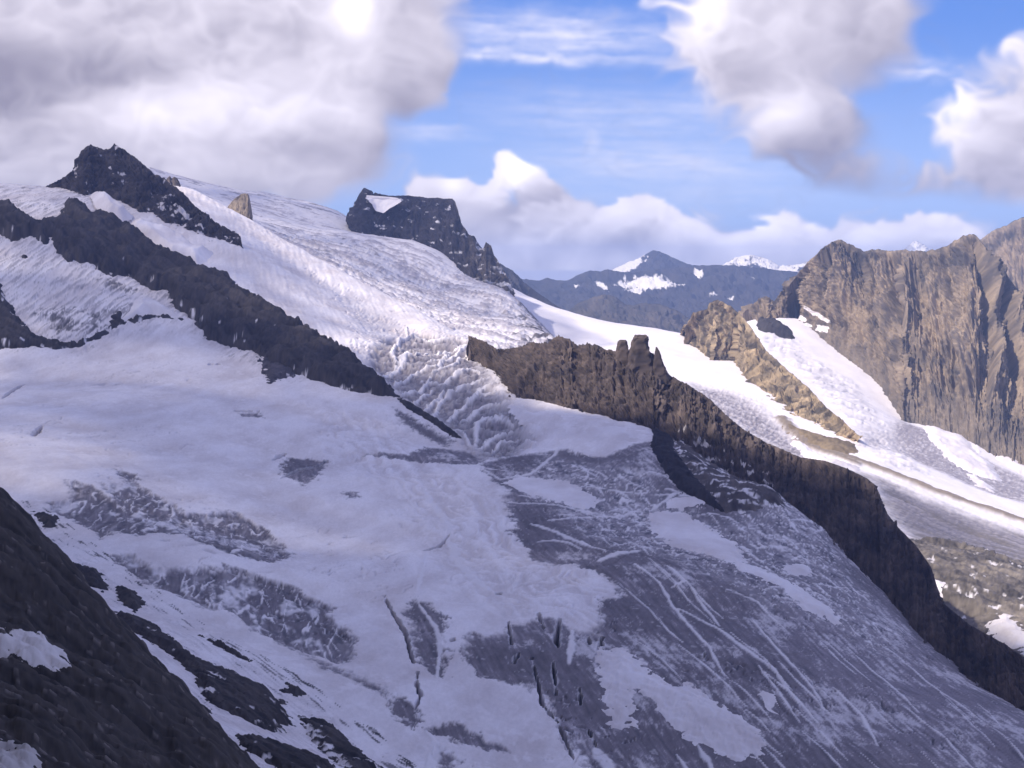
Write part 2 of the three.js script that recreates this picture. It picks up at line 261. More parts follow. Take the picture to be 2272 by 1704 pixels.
// B: the sunlit glacier beyond the tower ridge, with the valley it flows into
const B = new Land([...survey([
  1100, 628, 3700, 1140, 642, 3620, 1200, 672, 3560, 1300, 706, 3480, 1400, 724, 3430, 1480, 731, 3400, 1530, 745, 3380,
  1300, 760, 3100, 1400, 770, 3000, 1500, 800, 2850, 1460, 860, 2500, 1560, 860, 2650, 1600, 890, 2550, 1650, 960, 2380, 1740, 1000, 2330, 1850, 1030, 2250, 1960, 1090, 2180, 2050, 1130, 2150, 2100, 1180, 2080, 2272, 1240, 1980, 2420, 1300, 1900,
  2040, 1215, 1850, 2272, 1255, 1800, 2100, 1300, 1600, 2272, 1350, 1600, 2272, 1400, 1500, 2272, 1460, 1350, 2420, 1480, 1400,
  1530, 770, 3050, 1580, 800, 2950, 1625, 805, 2900, 1684, 880, 2650, 1755, 955, 2480, 1850, 1000, 2400,
  1690, 740, 3250, 1743, 760, 3200, 1743, 812, 3000, 1800, 800, 3100, 1794, 862, 2820, 1850, 870, 2850, 1833, 905, 2700, 1893, 975, 2500, 1930, 900, 2850, 1950, 950, 2680, 2000, 1000, 2600, 2100, 1040, 2550, 2200, 1090, 2500, 2272, 1120, 2420,
  1730, 705, 3380, 1837, 765, 3300, 1893, 805, 3200, 1948, 852, 3080, 1975, 895, 2980, 2003, 935, 2880, 2046, 945, 2850, 2117, 965, 2830, 2200, 1010, 2780, 2272, 1050, 2750, 2420, 1100, 2700]),
  bearing(1100, 3950, -130), bearing(1300, 3750, -210), bearing(1480, 3650, -240), bearing(1650, 3650, -160), bearing(1300, 2000, -235), bearing(1600, 1700, -330), bearing(2000, 1450, -450), bearing(1150, 2700, -200), bearing(2272, 1150, -430)]);
// C: the middle glacier under the castle rock
const C = new Land([...survey([
  340, 385, 3750, 430, 403, 3650, 520, 425, 3600, 640, 440, 3550, 720, 462, 3500, 770, 478, 3450, 789, 515, 3250, 837, 529, 3220, 906, 535, 3180, 971, 556, 3120, 1009, 594, 3050, 1044, 621, 2980, 1075, 637, 2950, 1135, 648, 2950,
  1160, 675, 2850, 1200, 718, 2720, 1240, 752, 2600, 1275, 775, 2550, 560, 480, 3150, 640, 510, 3000, 700, 545, 2900, 850, 580, 2900, 850, 630, 2700, 950, 640, 2850, 1000, 700, 2600, 1100, 700, 2700, 1100, 745, 2450, 1180, 755, 2500, 1000, 650, 2800,
  400, 440, 2900, 560, 515, 2800, 700, 590, 2650, 850, 665, 2550, 1000, 745, 2350]),
  bearing(1240, 2900, -190), bearing(1200, 3100, -150), bearing(1160, 3300, -120), bearing(1320, 2700, -240), bearing(340, 4050, 200), bearing(640, 3900, 130), bearing(800, 3750, 60), bearing(1000, 3400, -60), bearing(1100, 3300, -90)]);
// D: the near scree slope below the viewpoint
const D = new Land([...survey([
  -150, 1060, 480, 0, 1125, 430, 35, 1141, 420, 99, 1172, 410, 130, 1223, 400, 173, 1302, 385, 244, 1354, 372, 292, 1401, 362, 315, 1444, 352, 359, 1484, 345, 370, 1523, 340, 434, 1574, 333, 520, 1637, 325, 571, 1700, 318, 640, 1790, 308,
  -150, 1400, 300, 0, 1400, 300, 150, 1450, 310, 0, 1600, 235, 200, 1600, 265, 400, 1650, 295, 0, 1750, 195, 250, 1750, 230, -150, 1700, 200, 450, 1800, 260])]
  .concat([[-150, 1060, 480], [0, 1125, 430], [130, 1223, 400], [244, 1354, 372], [359, 1484, 345], [434, 1574, 333], [520, 1637, 325], [640, 1790, 308]].map(([u, v, d]) => { const p = at(u, v, d); return bearing(u + 60, d + 45, p[1] - 34); })), 0.0005);

const onA = (flat) => new Outline(chunk(flat, 2).map(([u, v]) => A.sight(u, v, 300, 2700)));
const onB = (flat) => new Outline(chunk(flat, 2).map(([u, v]) => B.sight(u, v, 1300, 3900)));
const onC = (flat) => new Outline(chunk(flat, 2).map(([u, v]) => C.sight(u, v, 2300, 4000)));
const onD = (flat) => new Outline(chunk(flat, 2).map(([u, v]) => D.sight(u, v, 120, 470)));
const trackA = (w, flat) => new Track(chunk(flat, 2).map(([u, v]) => A.sight(u, v, 300, 2700)), w);
const trackB = (w, flat) => new Track(chunk(flat, 2).map(([u, v]) => B.sight(u, v, 1300, 3900)), w);

// ------------------------------------------------------------------ colours (linear, as the matter is)
const SNOW = [0.84, 0.785, 0.81], DUSTY = [0.65, 0.58, 0.585], ICE = [0.195, 0.170, 0.192], FIRN = [0.49, 0.445, 0.475], DARK = [0.036, 0.032, 0.038], SCHIST = [0.07, 0.058, 0.055];
const bandDir = (() => { const p = A.sight(0, 930, 300, 2700), q = A.sight(560, 830, 300, 2700), l = Math.hypot(q[0] - p[0], q[1] - p[1]); return [(q[0] - p[0]) / l, (q[1] - p[1]) / l]; })();
function snowTint(x, z) {
  const a = fbm(x * 0.006, z * 0.006, 4, 0.55), b = fbm(x * 0.03 + 5, z * 0.012, 4, 0.6), c = fbm(x * 0.15, z * 0.15, 3);
  const bd = fbm((x * bandDir[0] + z * bandDir[1]) * 0.0035, (x * bandDir[1] - z * bandDir[0]) * 0.022, 4, 0.6), t = clamp(0.56 + a * 0.6 + b * 0.4 + bd * 0.55, 0, 1);
  return mul(mix3(DUSTY, SNOW, t), 1 + c * 0.035);
}
function dirOf(p, q) { const l = Math.hypot(q[0] - p[0], q[1] - p[1]); return [(q[0] - p[0]) / l, (q[1] - p[1]) / l]; }
const flowLow = dirOf(A.sight(1600, 1300, 300, 2700), A.sight(1950, 1650, 300, 2700)), flowFall = dirOf(A.sight(850, 700, 300, 2700), A.sight(1060, 980, 300, 2700)), flowLeft = dirOf(A.sight(250, 1100, 300, 2700), A.sight(640, 1330, 300, 2700));
// broken ice: tilted slices across the flow; returns [height, brightness of the old snow on top]
function slices(x, z, f, spacing, amp, wob = 1) {
  const s = x * f[0] + z * f[1], t = -x * f[1] + z * f[0], w = fbm(s / spacing * 0.28 + 3, t / spacing * 0.22, 3, 0.55) * 1.6 * wob + fbm(s / spacing * 0.9, t / spacing * 0.9, 2) * 0.22;
  const ph = s / spacing + w, k = ph - Math.floor(ph), id = Math.floor(ph), h = k < 0.72 ? k / 0.72 : (1 - k) / 0.28, m = 0.55 + 0.45 * n2(id * 3.7, t / spacing * 0.35), cr = fbm(x / spacing * 1.9, z / spacing * 1.9, 3, 0.6);
  return [amp * (h * m + cr * 0.28), clamp(ss(0.42, 0.68, k) * (1 - ss(0.72, 0.8, k)) * (0.35 + m * 0.65) + cr * 0.35, 0, 1)];
}
function vein(x, z, f, lng, wid, k = 3.2, wb = 0.9) { const s = x * f[0] + z * f[1], t = -x * f[1] + z * f[0], w = fbm(s / lng * 1.4, t / wid * 0.5 + 7, 3, 0.6) * wb, a = n2(s / lng + w * 0.4, t / wid + w), b = n2(s / lng * 2.3 + 9, t / wid * 1.9 - w); return clamp(1 - Math.abs(a) * k, 0, 1) * clamp(0.5 + b, 0, 1); }
function seracs(x, z, size, amp) { const a = n3(x / size, z / size, 0.3), b = n3(x / size * 2.1 + 4, z / size * 2.1, 1.7), c = n3(x / size * 4.6, z / size * 4.6, 2.2), r = 1 - Math.abs(a) * 1.7 - Math.abs(b) * 0.6; return [amp * (r * 0.6 + c * 0.22), clamp(r * 1.1 + c * 0.5 - 0.25, 0, 1)]; }

// ------------------------------------------------------------------ plan of the near glacier
const ice = {
  right: onA([1150, 1010, 1250, 1000, 1345, 1010, 1400, 988, 1455, 980, 1470, 940, 1560, 1000, 1640, 1050, 1720, 1055, 1800, 1125, 1872, 1190, 1945, 1265, 2000, 1330, 2066, 1395, 2130, 1455, 2180, 1490, 2300, 1555, 2420, 1610, 2420, 1790, 1300, 1790, 1285, 1704, 1265, 1641, 1234, 1598, 1202, 1555, 1174, 1535, 1135, 1515, 1100, 1503, 1052, 1495, 1033, 1452, 1025, 1421, 1036, 1403, 1076, 1409, 1135, 1397, 1155, 1385, 1186, 1375, 1226, 1369, 1253, 1377, 1265, 1393, 1308, 1397, 1328, 1377, 1328, 1334, 1364, 1330, 1381, 1322, 1352, 1294, 1324, 1271, 1273, 1249, 1234, 1251, 1194, 1243, 1155, 1204, 1135, 1180, 1147, 1164, 1127, 1145, 1123, 1125, 1115, 1083, 1090, 1066, 1056, 1035, 1100, 1020]),
  islandA: onA([922, 1322, 895, 1357, 902, 1405, 918, 1464, 958, 1487, 985, 1503, 989, 1476, 997, 1424, 993, 1385, 966, 1357, 938, 1334]),
  islandB: onA([950, 1618, 997, 1598, 1029, 1602, 1076, 1633, 1123, 1657, 1076, 1653, 1036, 1649, 990, 1630]),
  islandC: onA([972, 1655, 1010, 1690, 1040, 1740, 960, 1760]), islandD: onA([880, 1540, 915, 1560, 940, 1600, 905, 1612, 870, 1570]),
  middle: onA([790, 1010, 850, 1006, 905, 1013, 946, 990, 1049, 997, 1084, 1014, 1056, 1035, 981, 1031, 900, 1022]),
  small: onA([625, 1055, 640, 1015, 680, 1010, 725, 1020, 722, 1045, 677, 1082, 650, 1065]), tiny: onA([523, 918, 575, 915, 577, 926, 540, 928]), spot: onA([750, 1090, 790, 1095, 800, 1106, 770, 1112]),
  leftTop: onA([96, 1109, 151, 1102, 151, 1071, 192, 1075, 254, 1109, 223, 1075, 275, 1071, 254, 1037, 302, 1050, 309, 1071, 344, 1092, 395, 1119, 412, 1136, 460, 1143, 481, 1130, 536, 1143, 584, 1174, 619, 1202, 653, 1236, 629, 1246, 584, 1250, 515, 1233, 447, 1208, 405, 1188, 344, 1181, 302, 1188, 261, 1174, 220, 1191, 186, 1157, 161, 1143, 131, 1143]),
  leftLow: onA([256, 1235, 296, 1227, 335, 1255, 394, 1263, 505, 1263, 560, 1271, 631, 1290, 694, 1326, 729, 1342, 741, 1381, 769, 1397, 788, 1444, 749, 1468, 690, 1444, 631, 1424, 572, 1405, 512, 1365, 453, 1354, 394, 1322, 335, 1294, 284, 1271]),
  streak: onA([640, 1428, 690, 1446, 740, 1470, 828, 1515, 872, 1543, 880, 1556, 800, 1522, 700, 1482]),
  nose: onA([870, 905, 905, 915, 960, 955, 1010, 975, 1000, 990, 930, 965, 890, 935]),
};
const fallZone = onA([690, 600, 780, 690, 800, 800, 860, 860, 930, 905, 1010, 960, 1060, 1010, 1150, 1010, 1190, 960, 1142, 891, 1100, 840, 1060, 770, 1040, 745, 960, 735, 900, 720, 840, 690, 760, 640]);
const fallIce = onA([815, 800, 850, 745, 930, 735, 1040, 752, 1062, 775, 1100, 840, 1145, 895, 1200, 955, 1180, 1010, 1100, 1035, 1050, 1010, 1010, 965, 930, 910, 880, 870]);
const roughR = onA([1180, 960, 1300, 1015, 1400, 1020, 1470, 1060, 1600, 1140, 1720, 1090, 1930, 1310, 2060, 1440, 2000, 1480, 1850, 1400, 1700, 1370, 1560, 1290, 1420, 1230, 1300, 1215, 1200, 1130, 1130, 1080]);
const upper = onA([430, 600, 560, 660, 700, 745, 800, 812, 830, 790, 800, 740, 860, 690, 1050, 760, 1100, 730, 900, 640, 640, 500, 380, 380, 330, 380, 330, 470]);
const lowL4 = onA([440, 560, 560, 590, 700, 690, 800, 760, 860, 730, 900, 760, 860, 860, 800, 812, 600, 690]);
const headwall = onA([-400, 830, -100, 790, 60, 775, 200, 768, 300, 740, 405, 720, 480, 770, 600, 815, 640, 740, 450, 600, 300, 480, 120, 380, -400, 380]);
const hwBand = onA([90, 700, 130, 650, 200, 610, 300, 620, 385, 680, 405, 706, 300, 712, 250, 730, 150, 770, 100, 775]);
const edgeBand = onA([60, 1120, 180, 1215, 300, 1300, 430, 1390, 560, 1460, 690, 1540, 790, 1620, 900, 1720, 700, 1760, 560, 1740, 440, 1600, 330, 1480, 230, 1370, 130, 1250]), edgeDir = dirOf(A.sight(200, 1250, 300, 2700), A.sight(640, 1580, 300, 2700));
const lobe = onA([700, 900, 860, 930, 1000, 1040, 1120, 1120, 1200, 1250, 1340, 1270, 1370, 1320, 1320, 1390, 1150, 1380, 1000, 1300, 950, 1200, 850, 1080, 720, 1000]), lobeDir = dirOf(A.sight(850, 980, 300, 2700), A.sight(1250, 1330, 300, 2700));
const snowLines = [  // pale lines of snow on the ice: filled cracks and small ridges
  [5, [1178, 1162, 1230, 1176, 1273, 1200, 1344, 1223]], [3, [1407, 1251, 1462, 1290, 1494, 1342, 1529, 1385, 1573, 1432, 1608, 1499]], [4, [1506, 1346, 1597, 1397, 1668, 1452, 1715, 1487, 1770, 1560]], [2.5, [1530, 1298, 1569, 1350, 1597, 1389]], [2.6, [1672, 1373, 1727, 1444, 1794, 1515, 1830, 1570]], [2.2, [1684, 1480, 1723, 1531, 1774, 1602]],
  [2.4, [1845, 1523, 1912, 1582, 1948, 1649]], [8, [1328, 1243, 1375, 1227, 1415, 1222]], [4, [1210, 1156, 1285, 1150, 1383, 1141, 1420, 1125]], [3, [1127, 1112, 1210, 1116, 1330, 1140, 1400, 1150]], [3, [1100, 1095, 1200, 1100, 1290, 1120]], [5, [950, 1625, 973, 1657, 960, 1680, 946, 1720]], [3.5, [1549, 1649, 1592, 1712]], [2.6, [1502, 1665, 1535, 1710]], [9, [1324, 1657, 1340, 1680, 1362, 1716]],
  [9, [985, 1185, 1008, 1215, 1015, 1245, 1060, 1290, 1102, 1316]], [7, [940, 1090, 960, 1120, 985, 1150, 1000, 1185]], [4, [1270, 1395, 1268, 1430, 1262, 1470]], [3, [795, 1240, 812, 1262, 806, 1280]], [3.5, [945, 1225, 935, 1270, 926, 1310]], [3, [930, 1330, 1000, 1338, 1110, 1340, 1200, 1350]],
  [3, [922, 1322, 969, 1397, 977, 1428, 969, 1499]], [4, [1440, 1130, 1500, 1090, 1530, 1100]], [3, [1300, 1075, 1420, 1088, 1500, 1095]], [3, [1480, 1255, 1520, 1290, 1490, 1300]], [4, [1056, 1035, 1110, 1062, 1180, 1046, 1230, 1010, 1250, 985]], [4, [1010, 1035, 1060, 1040, 1120, 1045]], [2.5, [1600, 1300, 1680, 1330, 1740, 1390]], [2.4, [1880, 1430, 1960, 1500, 2040, 1580]], [2.2, [1960, 1420, 2060, 1510, 2180, 1600]], [2, [2000, 1560, 2100, 1640, 2180, 1720]], [2, [1820, 1420, 1900, 1500]],
].map(([w, f]) => trackA(w, f));
{ // many finer snow-filled cracks: along the flow low down, across it under the ridge
  const q = rng(404);
  for (let i = 0; i < 40; i++) { const u = 1360 + q() * 900, v = 1230 + q() * 440; if (v < 1180 + (u - 1360) * 0.46 || ice.right.d(...A.sight(u, v, 300, 2700)) < 4) continue; const L = 40 + q() * 110, bend = (q() - 0.5) * 16; snowLines.push(trackA(0.9 + q() * 1.0, [u, v, u + L * 0.5 + bend, v + L * 0.44, u + L, v + L * 0.95])); }
  for (let i = 0; i < 48; i++) { const u = 1190 + q() * 620, v = 1005 + q() * 210 + Math.max(0, u - 1480) * 0.45; if (ice.right.d(...A.sight(u, v, 300, 2700)) < 4) continue; const L = 30 + q() * 70, bend = (q() - 0.5) * 14; snowLines.push(trackA(1.4 + q() * 2.0, [u, v, u + L * 0.35, v - 3 + bend, u + L * 0.7, v + 4 + bend, u + L, v + 9 + q() * 12])); }
}
const crevasses = [
  [5, [7, 882, 31, 865, 55, 855]], [7, [74, 968, 84, 957, 93, 946]], [2.6, [460, 810, 495, 808]], [3, [509, 911, 577, 913]], [6, [608, 1023, 620, 1013, 632, 1006]], [4, [624, 1061, 653, 1047, 725, 1021]], [3.4, [938, 1221, 973, 1208, 995, 1186]], [5, [1105, 1316, 1109, 1312]], [4, [853, 1318, 875, 1365, 899, 1401, 906, 1432, 918, 1468]], [3, [926, 1488, 924, 1523, 932, 1543, 920, 1578]],
  [2.4, [1194, 1365, 1206, 1393]], [5, [1241, 1377, 1234, 1417, 1238, 1432]], [2.6, [1180, 1456, 1194, 1515, 1202, 1558, 1238, 1602, 1273, 1681]], [5, [1336, 1409, 1330, 1440, 1324, 1464]], [3, [1127, 1381, 1135, 1428]], [3, [1228, 1464, 1234, 1539]], [2.4, [1285, 1523, 1289, 1562]], [4, [1305, 1405, 1308, 1425]], [2.2, [1305, 1618, 1324, 1653]], [4, [1001, 1424, 1006, 1420]], [3, [1150, 1448, 1140, 1465]], [2, [1565, 1440, 1560, 1465]], [6, [1090, 1012, 1112, 1018]],
].map(([w, f]) => trackA(w, f));
const paleIce = onA([1750, 1330, 1850, 1290, 1930, 1320, 2300, 1590, 2420, 1640, 2420, 1760, 2050, 1790, 1800, 1560, 1700, 1420]);
const arcs = [[6, [897, 731, 955, 744, 1045, 750]], [11, [852, 821, 885, 799, 913, 770]], [7, [875, 844, 917, 815, 939, 805, 974, 799, 1007, 776, 1045, 754]], [7, [936, 828, 981, 837, 1007, 821, 1045, 805, 1064, 818]], [6, [891, 869, 933, 850, 955, 821]], [8, [962, 918, 974, 876, 1007, 853, 1036, 837, 1084, 831]], [8, [994, 921, 1013, 895, 1052, 873, 1064, 850, 1097, 847]], [8, [1023, 924, 1045, 905, 1071, 885, 1122, 885]], [8, [1055, 975, 1058, 927, 1081, 911, 1129, 918]], [7, [1055, 982, 1077, 972, 1093, 950, 1145, 943]], [8, [1167, 969, 1193, 1001, 1177, 1027, 1138, 1043]],
  [5, [920, 775, 980, 772, 1040, 756]], [5, [950, 790, 1000, 785, 1046, 758]], [5, [960, 815, 1010, 795, 1050, 762]], [5, [910, 895, 930, 870, 960, 850]], [5, [940, 905, 950, 885, 985, 860]], [6, [880, 790, 870, 770, 885, 745, 920, 735]], [5, [1060, 860, 1100, 862]], [5, [1080, 925, 1110, 905, 1140, 930]], [5, [1090, 985, 1110, 965, 1150, 960]], [5, [1010, 940, 1030, 950, 1050, 990]],
  [4, [760, 650, 800, 690, 812, 720]], [4, [800, 650, 835, 690, 850, 730]], [4, [840, 672, 868, 700, 880, 735]], [4, [700, 640, 745, 690, 765, 735]], [4, [880, 690, 900, 715, 905, 740]], [4, [640, 600, 690, 650, 712, 700]],
  [5, [730, 690, 742, 712]], [5, [745, 683, 752, 706]], [4, [712, 700, 722, 720]]].map(([w, f]) => trackA(w, f));
const iceList = Object.entries(ice);
const extent = new Outline([[-400, 330], [-400, 2500], [330, 2640], [640, 2580], [860, 2480], [1050, 2150], [1110, 1820], [1300, 1680], [1470, 1600], [1700, 1450], [1950, 1340], [2272, 1130], [2560, 1050], [2560, 330]].map(([u, d]) => { const p = bearing(u, d, 0); return [p[0], p[2]]; }));
function groundA(x, z) {
  if (extent.d(x, z, 30) < -20) return [-500, 0, 0, 0, -1];
  const wob = fbm(x * 0.05, z * 0.05, 5, 0.7) * 7 + fbm(x * 0.012, z * 0.012, 2) * 5;
  let y = A.y(x, z) + fbm(x * 0.006, z * 0.006, 3) * 3.2 + fbm(x * 0.035, z * 0.035, 3) * 0.55, c = snowTint(x, z), kind = 0;
  let d = -40, dl = -40;
  for (const [k, o] of iceList) { const q = o.d(x, z); if (q > d) d = q; if ((k === 'leftTop' || k === 'leftLow') && q > dl) dl = q; }
  const cracks = vein(x, z, bandDir, 190, 34, 13) * ss(-0.1, 0.3, fbm(x * 0.003 + 8, z * 0.003, 2)); if (cracks > 0.05) { c = mix3(c, FIRN, ss(0.1, 0.6, cracks) * 0.55); y -= ss(0.1, 0.7, cracks) * 1.2; }
  const lb = lobe.d(x, z, 60); if (lb > -30) { const s = x * lobeDir[0] + z * lobeDir[1], t = -x * lobeDir[1] + z * lobeDir[0], w = fbm(x * 0.008, z * 0.008, 3) * 2.2, st = fbm(s * 0.008 + w, t * 0.06 + w, 4, 0.6); c = mix3(c, st > 0 ? mul(SNOW, 1.05) : DUSTY, clamp(Math.abs(st) * 1.9, 0, 0.85) * ss(-30, 30, lb)); y += st * 2.2 * ss(-30, 30, lb); }
  const fi = fallIce.d(x, z, 60), fz = fallZone.d(x, z, 60);
  const di = d + wob;
  if (di > -2) {
    const s = x * flowLow[0] + z * flowLow[1], t = -x * flowLow[1] + z * flowLow[0];
    const fib = fbm(s * 0.012, t * 0.16, 4, 0.7), fine = fbm(s * 0.04, t * 0.5, 3, 0.7), pat = fbm(x * 0.008, z * 0.008, 4, 0.6);
    const shelf = paleIce.d(x, z, 90) * 0.012;
    let ci = mul(ICE, 0.96 + fib * 0.34 + pat * 0.3 + fine * 0.14 + clamp(shelf * 0.4 + 0.1, 0, 0.25));
    ci = mix3(ci, FIRN, ss(0.16, 0.6, fib * 0.9 + pat * 0.55 + fine * 0.2) * 0.45); const grit = fbm(x * 0.11, z * 0.05, 4, 0.78); ci = mix3(ci, SNOW, ss(0.45, 0.75, pat * 0.75 + fib * 0.28 + grit * 0.45 + ss(20, 0, di) * 0.35) * 0.42); ci = mul(ci, 1 + grit * 0.35);
    const gash = vein(x, z * 0.4, [flowLow[1], -flowLow[0]], 60, 9, 9) * ss(0.0, 0.3, fbm(x * 0.006 + 3, z * 0.006 + 9, 2)), lip = vein(x + 1.6, z * 0.4 - 0.8, [flowLow[1], -flowLow[0]], 60, 9, 9) * 0.8; ci = mix3(ci, SNOW, ss(0.25, 0.6, lip) * 0.35); ci = mix3(ci, [0.10, 0.10, 0.13], ss(0.2, 0.6, gash) * 0.75); y -= ss(0.2, 0.6, gash) * 1.6; ci = mix3(ci, [0.10, 0.095, 0.115], ss(0.30, 0.6, -fib - pat * 0.2) * 0.6);
    const k = ss(-2.5, 2.5 + 9 * clamp(fbm(x * 0.009 + 50, z * 0.009, 2) + 0.2, 0, 1), di + fine * 1.5 + grit * 7); c = mix3(c, ci, k); y -= k * 0.9;
  }
  const eb = edgeBand.d(x, z, 40); if (eb > -12) { const s = x * edgeDir[0] + z * edgeDir[1], t = -x * edgeDir[1] + z * edgeDir[0], q = fbm(s * 0.022, t * 0.17, 4, 0.65) + 0.35 * fbm(x * 0.03 + 4, z * 0.03, 2); c = mix3(c, mul([0.05, 0.044, 0.047], 1 + n2(x * 0.4, z * 0.4) * 0.3), ss(0.26, 0.36, q - ss(6, -12, eb) * 0.3)); c = mix3(c, FIRN, ss(0.08, 0.26, q) * 0.4 * ss(-12, 6, eb)); }
  c = mul(c, 1 + n2(x * 0.7, z * 0.35) * 0.045 + n2(x * 0.25, z * 0.12) * 0.035);
  const ldi = dl + wob * 0.8, mott = fbm(x * 0.045, z * 0.03, 4, 0.7); if (di < 2) c = mix3(c, mul(SNOW, 1.06), ss(0.12, 0.5, mott) * 0.55 * ss(-0.25, 0.25, fbm(x * 0.004 + 2, z * 0.004, 2)));
  if (ldi > -2) { const k = ss(-2, 8, ldi), Z = z * 0.3, [h1, b1] = slices(x, Z, [0.86, -0.5], 26, 1.5, 1.3), [h2] = seracs(x, Z, 10, 0.5), v1 = vein(x, Z, [0.35, 0.94], 34, 13, 5, 0.45), v2 = vein(x + 90, Z, [0.9, 0.44], 46, 13, 6, 0.4); y += k * (h1 + h2 + v1 * 0.9 + v2 * 0.7 - 2); c = mix3(c, SNOW, k * clamp(ss(0.2, 0.6, v1) * 0.9 + ss(0.25, 0.7, v2) * 0.8 + b1 * 0.2 + ss(0.16, 0.4, fbm(x * 0.02, Z * 0.03, 4, 0.65)) * 0.75, 0, 0.95)); c = mix3(c, [0.08, 0.078, 0.1], k * ss(0.2, 0.5, fbm(x * 0.07 + 3, Z * 0.12, 3, 0.6)) * 0.6); }
  const rr = roughR.d(x, z, 40) + wob * 2;
  if (rr > 0 && di > 0) { const k = ss(0, 30, rr), [h1, b1] = slices(x, z, [flowLow[0] * 0.5 - flowLow[1] * 0.87, flowLow[1] * 0.5 + flowLow[0] * 0.87], 17, 1.0, 1.3), Z = z * 0.3, [h2] = seracs(x, Z, 7, 0.5), v1 = vein(x, Z, [0.97, -0.24], 36, 8, 4), v2 = vein(x, Z + 300, [0.8, 0.6], 44, 12, 5), dk = fbm(x * 0.05, Z * 0.16, 4, 0.7); y += k * (h1 + h2 + v1 * 0.6 - 1.2); c = mix3(c, mul(FIRN, 0.8), k * 0.35); const v3 = vein(x + 40, Z, [0.93, 0.36], 60, 15, 6, 0.5); c = mix3(c, SNOW, k * clamp(ss(0.2, 0.6, v1) * 0.8 + ss(0.3, 0.7, v2) * 0.6 + ss(0.15, 0.5, v3) * 0.85 + b1 * 0.12, 0, 0.92)); y += k * v3 * 0.7; c = mix3(c, [0.085, 0.08, 0.105], k * ss(0.12, 0.45, dk) * 0.8); c = mix3(c, FIRN, k * ss(0.25, 0.5, -dk) * 0.5); }
  if (fz > -10) {
    const k = ss(-10, 26, fz + wob), [h1, b1] = slices(x, z, flowFall, 40, 9, 0.5), [h2, b2] = seracs(x, z, 11, 1.2), kf = ss(-8, 10, fi + wob), v1 = vein(x, z, [-flowFall[1], flowFall[0]], 60, 20, 4);
    const kk = k * lerp(0.35, 1, kf); let arc = 0; if (fi > -40) for (const v of arcs) { const q = v.d(x, z); if (q) { const w = v.w * 0.72 * (0.4 + 0.6 * Math.sin(Math.PI * clamp(q[1] * 0.9 + 0.05, 0, 1))) * (1 + fbm(x * 0.07, z * 0.07, 3) * 0.8); arc = Math.max(arc, 1 - ss(w * 0.3, w, q[0])); } } const crk = vein(x, z, [flowFall[1], -flowFall[0]], 55, 16, 8) + 0.7 * vein(x + 70, z, flowFall, 40, 14, 8); y += arc * 3.5 - ss(0.2, 0.7, crk) * 3;
    const [h3, b3] = slices(x + 500, z, flowFall, 17, 3, 0.6); y += kk * (h1 + h2 + h3 + v1 * 3 - 14); kind = k > 0.5 && kf > 0.3 ? 1 : kind;
    c = mix3(c, mix3(mul(ICE, 1.1 + fbm(x * 0.1, z * 0.1, 3, 0.7) * 0.9), SNOW, clamp(arc + b1 * 0.3 + ss(0.3, 0.7, v1) * 0.3 + b3 * 0.2 - ss(0.2, 0.7, crk) * 0.7, 0, 1)), kk * lerp(0.3, 1, ss(0.05, 0.6, kf)));
  }
  for (const v of snowLines) { const q = v.d(x, z); if (q) { const w = v.w * (0.35 + 0.65 * Math.sin(Math.PI * clamp(q[1] * 0.9 + 0.05, 0, 1))) * (1 + fbm(x * 0.06, z * 0.06, 3) * 0.8), k = 1 - ss(w * 0.35, w * 0.75, q[0]); c = mix3(c, mul(SNOW, 0.95), k * 0.85); y += k * 0.5; } }
  const hw = headwall.d(x, z, 60);
  if (hw > -40) {                                                    // fluted steep snow with rock showing through
    const fl = n2(x * 0.10 + z * 0.02, z * 0.006) + 0.6 * n2(x * 0.23, z * 0.012 + 4), k = ss(-30, 40, hw + wob * 2); y += k * fl * 0.9;
    const stk = fbm(x * 0.16 + z * 0.03, z * 0.014, 4, 0.65), bare = ss(0.50, 0.78, stk * 0.8 + fbm(x * 0.011 + 7, z * 0.011, 4, 0.6) * 0.95 + fbm(x * 0.12, z * 0.06, 3) * 0.3 + ss(40, -5, hwBand.d(x, z, 60)) * -0.1 + ss(-20, 20, hwBand.d(x, z, 60)) * 0.38); c = mix3(c, DARK, k * bare * 0.9); if (hw > 0 && !kind) kind = 3;
    c = mix3(c, mul(FIRN, 0.8), k * 0.8 * ss(-0.05, 0.42, stk + fl * 0.3));
  }
  const up = upper.d(x, z, 40); if (up > 0 && kind !== 1) { kind = 2; const fl = fbm((x * flowFall[1] - z * flowFall[0]) * 0.09, (x * flowFall[0] + z * flowFall[1]) * 0.008, 3, 0.6); c = mix3(c, FIRN, clamp(fl * 0.9 - 0.15, 0, 0.5) * ss(-10, 60, lowL4.d(x, z, 80))); y += fl * 1.0; }
  for (const v of crevasses) { const q = v.d(x, z); if (q) { const w = v.w * 0.62 * (0.3 + 0.7 * Math.sin(Math.PI * clamp(q[1] * 0.86 + 0.07, 0, 1))), qq = q[0] + n2(x * 0.08, z * 0.08) * 0.9, k = 1 - ss(w * 0.35, w * 0.62, qq); c = mix3(c, SNOW, (1 - ss(w * 0.7, w * 1.5, qq)) * 0.5); if (k > 0) { y -= k * (w * 5 + 6); c = mix3(c, [0.26, 0.29, 0.38], k); } } }
  return [y, c[0], c[1], c[2], kind];
}
